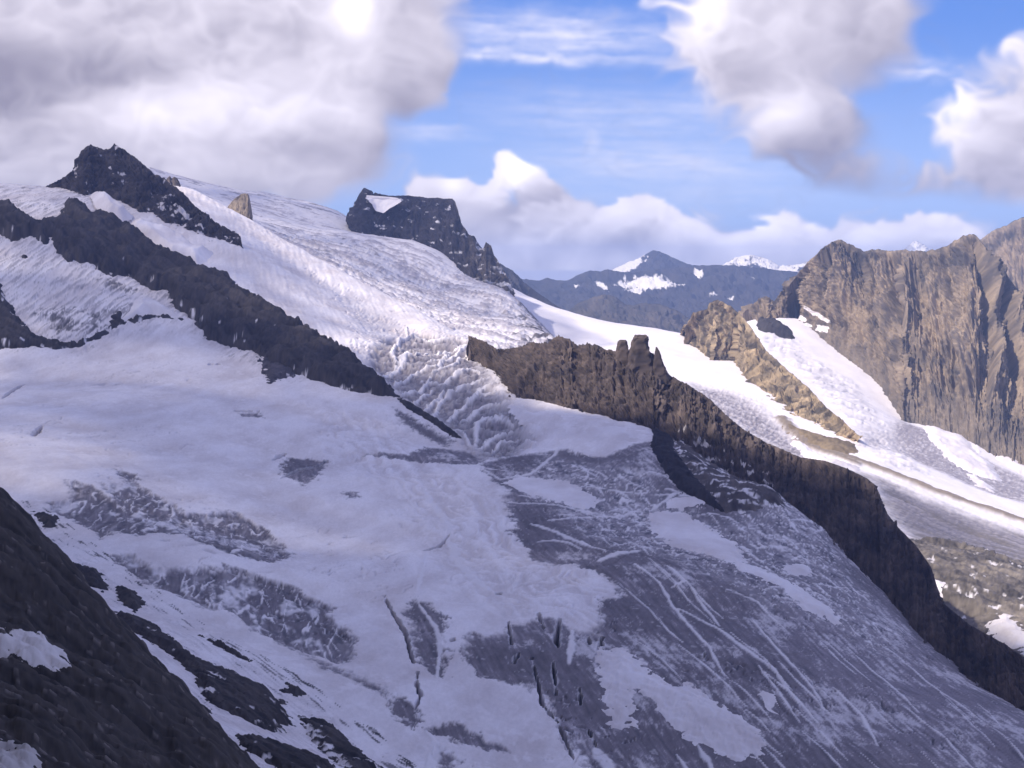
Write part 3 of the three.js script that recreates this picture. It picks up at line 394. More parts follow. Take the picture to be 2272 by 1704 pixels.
{
  const [low, fall, high, face] = sheet(-24, 24, 400, 2650, 1040, 780, groundA, 4);
  tag(mesh('glacier', low, M.snow), 'broad grey and white glacier filling the basin in front', null, null, 'structure');
  tag(mesh('icefall', fall, M.ice), 'steep icefall of curved broken ice steps', null, null, 'structure');
  tag(mesh('snowfield', high, M.snow), 'high snowfield rising to a bright crest above the icefall', null, null, 'structure');
  tag(mesh('snow_slope', face, M.snow), 'steep fluted snow face below the dark peak', null, null, 'structure');
}

// B and C: the sunlit glacier behind, the middle glacier under the castle
const waves = onB([1660, 745, 1740, 715, 1800, 790, 1900, 850, 1970, 930, 2020, 1000, 2080, 1060, 1960, 1040, 1900, 960, 1840, 890, 1760, 820, 1700, 780]);
const greyB = onB([1480, 868, 1540, 850, 1610, 865, 1690, 900, 1760, 965, 1800, 1000, 1840, 1030, 1960, 1060, 2060, 1110, 2300, 1190, 2420, 1240, 2420, 1320, 2272, 1262, 2160, 1225, 2040, 1210, 1950, 1120, 1940, 1070, 1800, 1020, 1700, 985, 1600, 920]);
const scree = onB([1990, 1195, 2031, 1203, 2090, 1204, 2169, 1222, 2228, 1249, 2300, 1255, 2440, 1330, 2440, 1520, 2272, 1500, 2100, 1420, 1980, 1300]);
const moraine = [[26, [1850, 1008, 1950, 1042, 2050, 1080, 2150, 1118, 2272, 1160, 2420, 1210]], [16, [1770, 975, 1840, 1010, 1900, 1030]], [20, [1735, 930, 1790, 985, 1850, 1012]], [9, [2050, 1205, 2140, 1222, 2230, 1250]]].map(([w, f]) => trackB(w, f));
const iceB = onB([1830, 900, 1960, 930, 2060, 1000, 2140, 1060, 2272, 1120, 2420, 1170, 2420, 1100, 2272, 1095, 2190, 1060, 2090, 1010, 2040, 960, 2000, 1040, 1900, 1000]);
const bareB = onB([1905, 985, 2000, 1010, 2100, 1055, 2200, 1095, 2300, 1125, 2420, 1160, 2420, 1080, 2300, 1068, 2220, 1035, 2130, 985, 2050, 950, 1990, 930, 1960, 960, 1930, 950]);
const flowB = dirOf(B.sight(1800, 800, 1300, 3900), B.sight(2050, 1050, 1300, 3900)), flowB2 = dirOf(B.sight(1480, 870, 1300, 3900), B.sight(1800, 1010, 1300, 3900));
const edgeB = onB([1660, 745, 1740, 715, 1830, 765, 1893, 800, 1955, 852, 1990, 895, 2030, 935, 2130, 965, 2220, 1010, 2300, 1050]);
function groundB(x, z) {
  const a = Math.atan2(x, -z), r = Math.hypot(x, z), u = W / 2 + Math.tan(a) * F * Math.hypot(CP, 0);
  if (u < 1290 && r < 2900 + (1290 - u) * 3.2) return [-500, 0, 0, 0, -1];
  const wob = fbm(x * 0.03, z * 0.03, 4, 0.6) * 16;
  let y = B.y(x, z) + fbm(x * 0.006, z * 0.006, 3) * 3, c = mul(SNOW, 1.02 + fbm(x * 0.02, z * 0.02, 4) * 0.05);
  const g = greyB.d(x, z, 90) + wob, ib = Math.max(bareB.d(x, z, 60), -60) + wob;
  const s = x * flowB2[0] + z * flowB2[1], t = -x * flowB2[1] + z * flowB2[0], fib = fbm(s * 0.006, t * 0.09, 4, 0.65);
  if (g > -30) { const k = ss(-30, 40, g), [h, b] = seracs(x, z, 15, 4), rg = 1 - ss(2100, 2400, -z + x * 0.2 - 100); c = mix3(c, mix3(mul(ICE, 1.3 - rg * 0.3 + fib * 0.7), SNOW, clamp((b * 0.55 + fib * 0.7) * (1 - rg * 0.8), 0, 1)), k * 0.92); c = mix3(c, [0.17, 0.145, 0.125], k * rg * ss(-0.15, 0.4, fbm(s * 0.004 + 6, t * 0.03, 4, 0.65)) * 0.75); y += k * (h - 4) * (1 - 0.75 * rg) + fib * 2; }
  if (ib > -20) { const k = ss(-20, 30, ib), [h, b] = seracs(x, z, 13, 2.5); c = mix3(c, mix3(mul(ICE, 1.35), SNOW, clamp(b * 0.5 - 0.05 + fib * 0.9, 0, 1)), k * 0.9); y += k * (h - 1); }
  const wv = waves.d(x, z, 60) + wob;
  if (wv > -10) { const k = ss(-10, 40, wv), [h, b] = slices(x, z, flowB, 62, 9, 0.9), v = vein(x, z, [-flowB[1], flowB[0]], 150, 34, 6); y += k * (h - v * 4); c = mix3(c, mix3(mul(FIRN, 0.8), SNOW, clamp(b + 0.5, 0, 1)), k * 0.7); c = mix3(c, [0.33, 0.34, 0.42], k * ss(0.3, 0.7, v) * 0.8); }
  let m = 0; for (const v of moraine) { const q = v.d(x, z); if (q) m = Math.max(m, 1 - ss(v.w * 0.3, v.w, q[0] + wob * 0.5)); }
  if (m > 0) { c = mix3(c, mul([0.24, 0.18, 0.12], 1 + fib * 0.4), m * 0.92); y += m * 5; }
  const sc = scree.d(x, z, 60) + wob * 1.2;
  if (sc > -8) { const k = ss(-6, 6, sc); c = mix3(c, mul(mix3([0.21, 0.178, 0.15], [0.085, 0.074, 0.068], clamp(0.45 + fbm(x * 0.012, z * 0.012, 5, 0.65) * 1.5, 0, 1)), 1 + fib * 0.6 + fbm(x * 0.1, z * 0.05, 4, 0.7) * 0.5), k); c = mix3(c, SNOW, k * ss(0.42, 0.5, fbm(x * 0.02 + 5, z * 0.02, 4, 0.65)) * 0.8); y += k * (3 + ridged3(x * 0.02, z * 0.02, 1, 5, 0.65) * 6); }
  return [y, c[0], c[1], c[2], 0];
}
const streaksC = [[9, [560, 470, 640, 500, 740, 520]], [6, [590, 440, 660, 450, 720, 470]], [8, [830, 590, 900, 600, 960, 630]]];
function groundC(x, z) {
  const t1 = fbm(x * 0.004 + 3, z * 0.008, 4, 0.6), t2 = fbm(x * 0.016, z * 0.05, 4, 0.6), arc = fbm(x * 0.006 + t1 * 1.5, z * 0.022 + t1 * 2, 4, 0.65);
  let y = C.y(x, z) + fbm(x * 0.005, z * 0.005, 3) * 5, c = mul(SNOW, 0.94 + t2 * 0.06);
  const a = Math.atan2(x, -z), r = Math.hypot(x, z), near = 1 - ss(2850, 3150, r);
  const bare = ss(0.02, 0.42, arc * 1.1 + t1 * 0.6 + near * 0.20 - 0.08); c = mix3(c, mul(ICE, 1.7 + t2 * 0.9), bare * 0.72); y += arc * 7 * (0.3 + near);
  const dirt = ss(0.34, 0.6, fbm(x * 0.008 + 20, z * 0.035, 4, 0.6) + (r > 3350 ? 0.18 : -0.05)); c = mix3(c, [0.15, 0.13, 0.15], dirt * 0.75);
  const toe = ss(-0.03, 0.025, a) * near; const rk = ss(0.25, 0.5, fbm((x + z * 0.6) * 0.03, (x - z) * 0.006, 4, 0.6) + toe * 0.5 - 0.22); c = mix3(c, [0.10, 0.085, 0.09], rk * toe);
  return [y, c[0], c[1], c[2], 0];
}
tag(mesh('glacier', sheet(-1, 24, 1250, 3980, 560, 460, groundB)[0], M.snow), 'sunlit glacier flowing right behind the brown tower ridge', null, null, 'structure');
tag(mesh('glacier', sheet(-15, 4.2, 2330, 4000, 430, 300, groundC)[0], M.snow), 'shaded glacier sloping down from the castle shaped rock', null, null, 'structure');

// D: the near slope, and the valley floor far below
const slopeD = dirOf(D.sight(0, 1380, 120, 470), D.sight(330, 1570, 120, 470));
function groundD(x, z) {
  const s = x * slopeD[0] + z * slopeD[1], t = -x * slopeD[1] + z * slopeD[0], st = fbm(s * 0.018, t * 0.11, 5, 0.7), r = ridged3(s * 0.02, t * 0.05, 2, 4, 0.6), f = fbm(x * 0.35, z * 0.2, 4, 0.7), blk = n2(s * 0.16, t * 0.4);
  const k = clamp(0.42 + st * 0.75 + f * 0.35, 0, 1), c = mul(mix3([0.034, 0.031, 0.033], [0.098, 0.085, 0.083], k), 1 + ss(0.72, 0.85, blk + f * 0.3) * 1.4);
  return [D.y(x, z) + fbm(x * 0.03, z * 0.03, 4, 0.6) * 4.5 + r * 1.1 + f * 0.35 + st * 0.9 + ss(0.5, 0.8, blk) * 0.5, c[0], c[1], c[2], 0];
}
tag(mesh('scree_slope', sheet(-25, -2, 120, 560, 620, 420, groundD)[0], M.rock), 'near dark scree slope falling away beside the glacier', null, null, 'structure');
{ const g = new THREE.PlaneGeometry(16000, 18000, 60, 60).rotateX(-Math.PI / 2), n = g.attributes.position.count, c = new Float32Array(n * 3); for (let i = 0; i < n; i++) { const k = 1 + n2(i * 0.7, 1) * 0.2; c.set([0.06 * k, 0.075 * k, 0.05 * k], i * 3); } g.setAttribute('color', new THREE.BufferAttribute(c, 3)); g.translate(0, -1150, -5500); tag(mesh('valley_floor', g, M.rock), 'dark valley floor far below the ranges', null, null, 'structure'); }

// ------------------------------------------------------------------ rock faces: crest and foot by survey, columns of rock between them
const tab = (flat, n) => chunk(flat, n);
function read(rows, u) { let i = 0; while (i < rows.length - 2 && rows[i + 1][0] < u) i++; const a = rows[i], b = rows[i + 1], t = clamp((u - a[0]) / (b[0] - a[0]), 0, 1); return a.map((q, k) => lerp(q, b[k], t)); }
// crest [u, v, range], foot [u, v, range] or a land; back: how far the far side runs and drops
function face({ crest, foot, land, u0, u1, nu, nv, back = [200, 150], shape, sink = 6, bulge = 0, rr = [1300, 3900], nb = 14 }) {
  const cr = tab(crest, 3), ft = tab(foot, land ? 2 : 3), top = [], low = [], rear = [];
  for (let i = 0; i < nu; i++) {
    const u = lerp(u0, u1, i / (nu - 1)), c = read(cr, u), p = at(u, c[1], c[2]); top.push(p);
    const f = read(ft, u); let q; if (land) { const [x, z] = land.sight(u, f[1], rr[0], rr[1]); q = [x, land.y(x, z), z]; } else q = at(u, f[1], f[2]);
    const e = 0.06; low.push([q[0] + (q[0] - p[0]) * e, q[1] - sink + Math.min(0, q[1] - p[1]) * e, q[2] + (q[2] - p[2]) * e]);
    rear.push(p);
  }
  const away = rear.map(([x, y, z]) => { const r = Math.hypot(x, z); return [x * (1 + back[0] / r), y - back[1], z * (1 + back[0] / r)]; });
  // columns keep their place along the ridge, so rows are paired by index
  const nvt = nb + nv + 1, pos = new Float32Array(nu * nvt * 3), col = new Float32Array(nu * nvt * 3);
  for (let j = 0; j < nvt; j++) for (let i = 0; i < nu; i++) { const o = (j * nu + i) * 3; for (let k = 0; k < 3; k++) pos[o + k] = j < nb ? lerp(away[i][k], top[i][k], j / nb) : lerp(top[i][k], low[i][k], (j - nb) / nv); }
  const g = new THREE.BufferGeometry(); g.setAttribute('position', new THREE.BufferAttribute(pos, 3)); g.setIndex(gridIndex(nu, nvt)); g.computeVertexNormals();
  const N = Float32Array.from(g.attributes.normal.array), out = new Float32Array(pos.length);
  for (let j = 0; j < nvt; j++) for (let i = 0; i < nu; i++) {
    const o = (j * nu + i) * 3, t = j < nb ? -(1 - j / nb) : (j - nb) / nv, x = pos[o], y = pos[o + 1], z = pos[o + 2], u = lerp(u0, u1, i / (nu - 1)), h = top[i][1] - low[i][1];
    const r = shape(x, y, z, u, t, h), edge = ss(0, 0.05, Math.abs(t)), n = r.n * edge + bulge * Math.sin(Math.PI * clamp(t, 0, 1)) * h;
    out[o] = x + N[o] * n; out[o + 1] = y + N[o + 1] * n + (r.up || 0) * (1 - ss(0, 0.12, Math.abs(t))); out[o + 2] = z + N[o + 2] * n; col.set(r.c, o);
  }
  g.setAttribute('position', new THREE.BufferAttribute(out, 3)); g.setAttribute('color', new THREE.BufferAttribute(col, 3)); g.computeVertexNormals();
  return g;
}
// a free-standing pinnacle: rings between its left and right edges at several heights
function pinnacle(list, d, name, parent, tint, depth = 0.8, seed = 0) {
  const na = 40, rows = []; for (let i = 0; i < list.length - 1; i++) for (let q = 0; q < 7; q++) { const t = q / 7; rows.push(list[i].map((v, k) => lerp(v, list[i + 1][k], t))); } rows.push(list[list.length - 1]);
  const nv = rows.length + 1, pos = new Float32Array(na * nv * 3), col = new Float32Array(na * nv * 3);
  rows.unshift([rows[0][0], (rows[0][1] + rows[0][2]) / 2 - 0.3, (rows[0][1] + rows[0][2]) / 2 + 0.3]);
  rows.forEach(([v, l, r], j) => { const L = at(l, v, d), R = at(r, v, d), cx = (L[0] + R[0]) / 2, cz = (L[2] + R[2]) / 2, w = Math.hypot(R[0] - L[0], R[2] - L[2]) / 2;
    for (let i = 0; i < na; i++) { const a = i / (na - 1) * Math.PI * 2, ex = Math.sign(Math.cos(a)) * Math.abs(Math.cos(a)) ** 0.5, ez = Math.sign(Math.sin(a)) * Math.abs(Math.sin(a)) ** 0.5; const px = cx + ex * w, py = L[1], pz = cz + ez * w * depth, f = 1 + fbm3(px * 0.11 + seed, py * 0.07, pz * 0.11, 5, 0.65) * 0.34; const o = (j * na + i) * 3; pos[o] = cx + (px - cx) * f; pos[o + 1] = py + fbm3(px * 0.1, py * 0.1, pz * 0.1 + seed, 2) * w * 0.15; pos[o + 2] = cz + (pz - cz) * f; col.set(tint(px, py, pz), o); } });
  const g = new THREE.BufferGeometry(); g.setAttribute('position', new THREE.BufferAttribute(pos, 3)); g.setAttribute('color', new THREE.BufferAttribute(col, 3)); g.setIndex(gridIndex(na, nv)); g.computeVertexNormals();
  const m = mesh(name, g, M.rock, parent); m.material = M.rock; return m;
}
M.rock.side = THREE.DoubleSide;
function rockTint(x, y, z, a, b, sc = 1) { const f = fbm3(x * 0.02 * sc, y * 0.03 * sc, z * 0.02 * sc, 5, 0.62), g = fbm3(x * 0.12 * sc, y * 0.16 * sc, z * 0.12 * sc, 3, 0.6); return mul(mix3(a, b, clamp(0.5 + f * 0.9, 0, 1)), 1 + g * 0.35); }

// the great wall on the right, sunlit
const gullies = [[[2172, 535], [2190, 600], [2205, 690], [2216, 740], [2205, 800], [2195, 860]], [[1844, 545], [1848, 620], [1840, 690]], [[2120, 735], [2140, 800], [2136, 840]], [[1925, 575], [1950, 640], [1962, 720]], [[2052, 610], [2068, 680], [2085, 760]], [[2240, 640], [2250, 740], [2262, 820]], [[1990, 580], [2000, 640], [2010, 700]]];
function wallShape() {
  return (x, y, z, u, t, h) => {
    const al = u * 1.15, slope = Math.max(t, 0), lowK = ss(0.62, 0.95, slope);
    const v = HORIZON - y / Math.hypot(x, z) * F, warp = fbm3(x * 0.004, y * 0.004, z * 0.004, 3) * 1.2;
    const stp = (q) => { const e = q * 2.2, k = Math.floor(e), m = e - k; return (k + ss(0.35, 0.65, m)) / 2.2; };
    let n = (1 - lowK * 0.75) * (22 * ridged3(al * 0.0085 + warp * 0.22 + y * 0.0018, y * 0.0035, 3, 3, 0.5) + 10 * stp(ridged3(al * 0.030 + y * 0.006 + n3(al * 0.01, y * 0.005, 3) * 0.3, y * 0.0045, 8, 3, 0.6)) + 9 * ridged3(x * 0.03, y * 0.03, z * 0.03, 4, 0.65)) + 4.5 * fbm3(x * 0.07, y * 0.07, z * 0.07, 4, 0.72);
    const cv = Math.max(0, 1 - Math.abs(n3(al * 0.045 + warp * 0.1, y * 0.006, 5)) * 5), ch = Math.max(0, 1 - Math.abs(n3(al * 0.006, y * 0.05 + warp * 0.15, 9)) * 6); const cw = Math.max(0, 1 - Math.abs(n3(al * 0.11 + warp * 0.15, y * 0.014, 15)) * 4.5); n -= (1 - lowK * 0.6) * (9 * cv + 2.2 * ch + 3.5 * cw);
    for (const gl of gullies) { if (v < gl[0][1] - 30 || v > gl[gl.length - 1][1] + 40) continue; let i = 0; while (i < gl.length - 2 && gl[i + 1][1] < v) i++; const q = clamp((v - gl[i][1]) / (gl[i + 1][1] - gl[i][1]), 0, 1), gu = lerp(gl[i][0], gl[i + 1][0], q) + warp * 8, dd = u - gu, env = ss(gl[0][1] - 30, gl[0][1] + 25, v) * (1 - ss(gl[gl.length - 1][1] - 30, gl[gl.length - 1][1] + 40, v)); n += env * (dd < 0 ? 34 * ss(-55, -4, dd) : 34 * (1 - ss(-4, 6, dd)) - 26 * (1 - ss(4, 40, dd))); }
    const str = 0.6 * fbm3(al * 0.006, y * 0.05 + al * 0.006 + warp * 0.12, 4, 4, 0.65), or = fbm3(x * 0.008, y * 0.006, z * 0.008, 4, 0.6), pk = ss(0.14, 0, slope);
    const vs = fbm3(al * 0.06 + warp * 0.2, y * 0.012, 2, 4, 0.65); let c = mix3([0.082, 0.071, 0.066], [0.315, 0.24, 0.172], clamp(0.40 + or * 0.8 + str * 0.2 + vs * 0.8 + pk * 0.28 - lowK * 0.1, 0, 1)); c = mul(c, 1 + str * 0.2 + fbm3(x * 0.09, y * 0.09, z * 0.09, 4, 0.7) * 0.5);
    c = mix3(c, mul([0.135, 0.118, 0.11], 1 + fbm3(x * 0.05, y * 0.05, z * 0.05, 4, 0.7) * 0.6), lowK * 0.6); for (const [su, sv, ru, rv, tl] of [[1805, 690, 34, 5, 0.55], [1772, 702, 16, 6, 0.3], [1822, 724, 13, 9, 0], [1790, 716, 10, 4, 0.2]]) { const p = (u - su) / ru, q = (v - sv - (u - su) * tl) / rv; c = mix3(c, SNOW, ss(-0.05, 0.15, 1 - p * p - q * q + fbm3(x * 0.05, y * 0.08, z * 0.05, 4, 0.65) * 1.0)); } 
    return { n, c, up: 5 * fbm3(x * 0.03, 5, z * 0.03, 3, 0.7) };
  };
}
tag(mesh('rock_wall', face({ crest: [1640, 700, 3520, 1652, 692, 3510, 1676, 671, 3500, 1700, 657, 3490, 1717, 670, 3490, 1731, 651, 3490, 1763, 619, 3490, 1774, 600, 3490, 1810, 564, 3480, 1845, 535, 3470, 1861, 531, 3470, 1889, 545, 3460, 1916, 558, 3450, 1948, 552, 3440, 1983, 556, 3420, 2011, 554, 3400, 2046, 558, 3380, 2094, 549, 3350, 2137, 523, 3320, 2153, 519, 3310, 2169, 525, 3300, 2182, 541, 3290, 2228, 600, 3270, 2272, 660, 3250, 2420, 760, 3200],
  foot: [1640, 706, 1690, 730, 1730, 708, 1762, 705, 1800, 730, 1837, 765, 1893, 805, 1948, 852, 1975, 895, 2003, 935, 2046, 945, 2117, 965, 2200, 1008, 2272, 1050, 2420, 1110], land: B, u0: 1640, u1: 2420, nu: 520, nv: 300, back: [500, 420], shape: wallShape(), bulge: -0.03 }), M.rock),
  'tall sunlit brown rock wall of ribs and gullies above the white glacier', 'rock wall');
tag(mesh('rock_wall', face({ crest: [2080, 640, 4700, 2140, 560, 4700, 2180, 528, 4700, 2215, 505, 4700, 2232, 500, 4680, 2260, 486, 4680, 2300, 470, 4680, 2420, 430, 4680], foot: [2080, 700, 4300, 2420, 900, 4100], u0: 2080, u1: 2420, nu: 160, nv: 120, back: [500, 500], shape: wallShape() }), M.rock),
  'pale grey mountain wall rising behind the brown wall at the frame edge', 'mountain');

// the light brown fin between the two white glaciers
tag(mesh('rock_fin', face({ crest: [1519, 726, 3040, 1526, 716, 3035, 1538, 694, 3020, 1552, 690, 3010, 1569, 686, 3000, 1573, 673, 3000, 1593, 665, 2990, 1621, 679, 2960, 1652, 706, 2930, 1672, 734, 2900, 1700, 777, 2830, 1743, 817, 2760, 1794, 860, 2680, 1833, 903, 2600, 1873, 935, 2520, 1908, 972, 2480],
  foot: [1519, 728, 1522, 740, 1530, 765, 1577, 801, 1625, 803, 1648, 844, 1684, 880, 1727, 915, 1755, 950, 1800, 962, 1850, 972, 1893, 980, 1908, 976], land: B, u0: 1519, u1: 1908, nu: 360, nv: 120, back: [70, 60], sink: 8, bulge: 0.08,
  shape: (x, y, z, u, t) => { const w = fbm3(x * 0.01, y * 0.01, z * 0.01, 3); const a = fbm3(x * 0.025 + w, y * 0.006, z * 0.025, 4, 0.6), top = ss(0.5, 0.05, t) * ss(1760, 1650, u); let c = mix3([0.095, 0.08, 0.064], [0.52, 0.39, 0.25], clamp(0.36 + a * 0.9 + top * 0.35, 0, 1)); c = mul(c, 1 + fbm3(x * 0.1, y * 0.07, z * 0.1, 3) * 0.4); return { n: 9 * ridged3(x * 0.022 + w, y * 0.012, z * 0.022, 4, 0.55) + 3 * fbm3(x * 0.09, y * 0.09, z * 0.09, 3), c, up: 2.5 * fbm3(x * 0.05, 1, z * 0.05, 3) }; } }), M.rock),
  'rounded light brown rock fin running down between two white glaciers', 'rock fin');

// the tower ridge across the middle
const ridge = new THREE.Group(); ridge.name = numbered('tower_ridge'); scene.add(ridge); tag(ridge, 'long brown rock ridge crowned by square towers, dropping right to a blunt nose', 'ridge');
const brown = (x, y, z) => rockTint(x, y, z, [0.046, 0.039, 0.040], [0.128, 0.098, 0.086]);
const RF = [1040, 770, 1880, 1058, 775, 1880, 1090, 830, 1770, 1142, 893, 1590, 1187, 908, 1586, 1221, 905, 1580, 1276, 912, 1570, 1304, 921, 1560, 1341, 917, 1550, 1365, 932, 1540, 1420, 940, 1520, 1451, 963, 1492, 1480, 1000, 1470, 1560, 1062, 1400, 1640, 1080, 1360, 1715, 1092, 1330, 1794, 1162, 1290, 1865, 1229, 1250, 1924, 1288, 1220, 1979, 1367, 1170, 2050, 1430, 1120, 2109, 1485, 1080, 2149, 1525, 1050, 2272, 1580, 1010, 2420, 1645, 980];
const ridgeLow = mesh('rock_face', face({
  crest: [1040, 746, 1960, 1050, 748, 1950, 1080, 760, 1900, 1105, 778, 1860, 1133, 773, 1800, 1160, 768, 1760, 1181, 759, 1740, 1215, 762, 1720, 1228, 750, 1710, 1239, 745, 1705, 1263, 752, 1695, 1281, 767, 1690, 1305, 762, 1680, 1329, 767, 1675, 1345, 776, 1670, 1367, 778, 1665, 1400, 776, 1660, 1450, 784, 1650, 1485, 832, 1640, 1530, 856, 1620, 1569, 880, 1610, 1605, 915, 1590, 1652, 955, 1570, 1700, 982, 1550, 1739, 998, 1530, 1774, 1014, 1510, 1830, 1022, 1480, 1873, 1037, 1450, 1924, 1061, 1430, 1944, 1079, 1420, 1953, 1100, 1400, 1960, 1128, 1390, 1991, 1168, 1370, 2031, 1208, 1340, 2050, 1235, 1320, 2066, 1258, 1300, 2090, 1335, 1250, 2149, 1385, 1200, 2228, 1428, 1150, 2272, 1458, 1120, 2420, 1530, 1060],
  foot: RF, u0: 1040, u1: 2420, nu: 900, nv: 130, back: [150, 110], sink: 14,
  shape: (x, y, z, u, t) => { const w = fbm3(x * 0.008, y * 0.008, z * 0.008, 3), right = ss(1650, 1850, u); let c = mul(brown(x, y, z), 1 + 0.6 * fbm3(u * 0.06, y * 0.015, 3, 4, 0.65)); c = mul(c, 1 + 0.5 * fbm3(x * 0.05, y * 0.05, z * 0.05, 4, 0.65));
    if (u > 1480 && u < 1720) { const sp = fbm3(x * 0.035 + 4, y * 0.035, z * 0.035, 4, 0.65); if (t > 0.45) c = mix3(c, [0.74, 0.68, 0.68], ss(0.24, 0.34, sp + (t - 0.75) * 0.3) * 0.9); }
    const rl = u * 0.58, ck = Math.max(0, 1 - Math.abs(n3(rl * 0.07 + w * 0.3, y * 0.012, 5)) * 5); return { n: (9 - right * 3) * ridged3(rl * 0.02 + y * 0.012 + w * 0.6, y * 0.012 - rl * 0.006, 2, 4, 0.6) + 7 * ridged3(x * 0.055, y * 0.07, z * 0.055, 5, 0.68) - 2.5 * ck - 3, c, up: (3.2 * fbm3(x * 0.2, 2, z * 0.2, 3, 0.7)) * (1 - right * 0.75) * (u < 1480 ? 1 : 0.5) }; } }), M.rock, ridge);
pinnacle([[754, 1376, 1389], [758, 1371, 1392], [775, 1368, 1395], [800, 1362, 1402], [835, 1350, 1410]], 1652, 'rock_tower', ridge, brown, 0.9, 1);
pinnacle([[743, 1410, 1433], [748, 1406, 1438], [760, 1402, 1437], [785, 1399, 1443], [810, 1392, 1452], [850, 1380, 1470]], 1640, 'rock_tower', ridge, brown, 0.9, 5);
pinnacle([[770, 1455, 1458], [780, 1453, 1464], [800, 1450, 1470], [825, 1444, 1478], [850, 1438, 1490]], 1632, 'rock_tower', ridge, brown, 0.9, 9);

// the castle rock on the middle glacier
const castle = new THREE.Group(); castle.name = numbered('castle_rock'); scene.add(castle); tag(castle, 'dark flat topped rock like a castle standing on the skyline', 'rock peak');
const slate = (x, y, z) => rockTint(x, y, z, [0.026, 0.024, 0.034], [0.06, 0.052, 0.06], 0.8);
mesh('rock_face', face({ crest: [772, 490, 3290, 776, 474, 3290, 786, 453, 3290, 796, 432, 3290, 807, 417, 3290, 817, 420, 3290, 827, 429, 3295, 865, 434, 3300, 906, 434, 3300, 940, 438, 3290, 985, 440, 3280, 1003, 441, 3270, 1010, 447, 3260, 1015, 463, 3240, 1023, 494, 3210, 1040, 520, 3190, 1052, 527, 3180, 1068, 551, 3160, 1073, 550, 3160, 1078, 536, 3160, 1084, 541, 3160, 1090, 546, 3150, 1095, 563, 3140, 1112, 590, 3110, 1122, 607, 3080, 1132, 628, 3050, 1140, 650, 3020],
  foot: [772, 495, 3230, 789, 515, 3215, 837, 529, 3205, 882, 535, 3190, 906, 536, 3180, 934, 551, 3160, 971, 557, 3130, 978, 572, 3110, 1009, 596, 3060, 1044, 622, 2990, 1075, 640, 2950, 1110, 648, 2950, 1140, 655, 2940], u0: 772, u1: 1140, nu: 300, nv: 120, back: [160, 160], sink: 10,
  shape: (x, y, z, u, t) => { const w = fbm3(x * 0.008, y * 0.008, z * 0.008, 3), rt = ss(1015, 1060, u); let c = mix3(slate(x, y, z), rockTint(x, y, z, [0.06, 0.052, 0.055], [0.15, 0.125, 0.115]), rt * 0.8); c = mul(c, 1 + 0.25 * fbm3(x * 0.003, y * 0.09, z * 0.003, 3));
    const sp = fbm3(x * 0.02, y * 0.05, z * 0.02, 4, 0.65); c = mix3(c, [0.72, 0.69, 0.74], ss(0.42, 0.48, sp + ss(0.8, 1, t) * 0.34 + rt * 0.14) * 0.85);
    const sv = ss(0.34, 0.46, fbm3(x * 0.012 + 5, y * 0.012, z * 0.012, 3)) * rt; c = mix3(c, [0.6, 0.58, 0.64], sv * 0.6);
    return { n: 13 * ridged3(u * 0.016 + w * 0.4, y * 0.004, 7, 4, 0.55) + 4 * ridged3(x * 0.04, y * 0.05, z * 0.04, 4, 0.6) - 6, c, up: 2.4 * fbm3(x * 0.04, 3, z * 0.04, 3, 0.7) }; } }), M.rock, castle);
{ // snow lying on the castle's ledge
  const g = face({ crest: [813, 433, 3268, 827, 434, 3268, 866, 437, 3268, 889, 440, 3262], foot: [813, 435, 3245, 820, 441, 3243, 828, 449, 3240, 836, 463, 3236, 849, 468, 3233, 860, 459, 3234, 872, 453, 3236, 889, 443, 3240], u0: 813, u1: 889, nu: 70, nv: 26, back: [10, 8], sink: 0, nb: 4, shape: (x, y, z, u, t) => ({ n: 5 + 2 * fbm3(x * 0.05, y * 0.05, z * 0.05, 3), c: mul(SNOW, 0.95) }) });
  tag(mesh('snow_patch', g, M.snow), 'small triangular snow patch lodged on the castle shaped rock', 'snow patch');
}
// small horn and rock teeth along the snow crest
tag(mesh('rock_horn', face({ crest: [503, 462, 2560, 512, 450, 2560, 524, 438, 2560, 536, 430, 2560, 550, 429, 2560, 554, 440, 2560, 557, 456, 2560, 561, 482, 2560], foot: [503, 466, 2540, 530, 480, 2530, 561, 492, 2525], u0: 503, u1: 561, nu: 60, nv: 40, back: [40, 50], sink: 12, nb: 8, shape: (x, y, z, u, t) => ({ n: 3 * ridged3(x * 0.05, y * 0.02, z * 0.05, 4, 0.6), c: rockTint(x, y, z, [0.12, 0.10, 0.09], [0.30, 0.24, 0.19]), up: fbm3(x * 0.1, 1, z * 0.1, 2) }) }), M.rock), 'small pointed brown rock horn sticking out of the snow crest', 'rock horn');
tag(mesh('rock_tooth', face({ crest: [366, 402, 2500, 372, 394, 2500, 377, 390, 2500, 381, 396, 2500, 387, 392, 2500, 393, 395, 2500, 398, 404, 2500, 402, 414, 2500], foot: [366, 404, 2480, 380, 414, 2475, 402, 422, 2470], u0: 366, u1: 402, nu: 40, nv: 20, back: [20, 24], sink: 10, nb: 5, shape: (x, y, z) => ({ n: 2 * ridged3(x * 0.08, y * 0.05, z * 0.08, 3), c: rockTint(x, y, z, [0.07, 0.06, 0.06], [0.16, 0.13, 0.12]) }) }), M.rock), 'tiny jagged rock tooth right of the dark peak on the snow crest', 'rock');

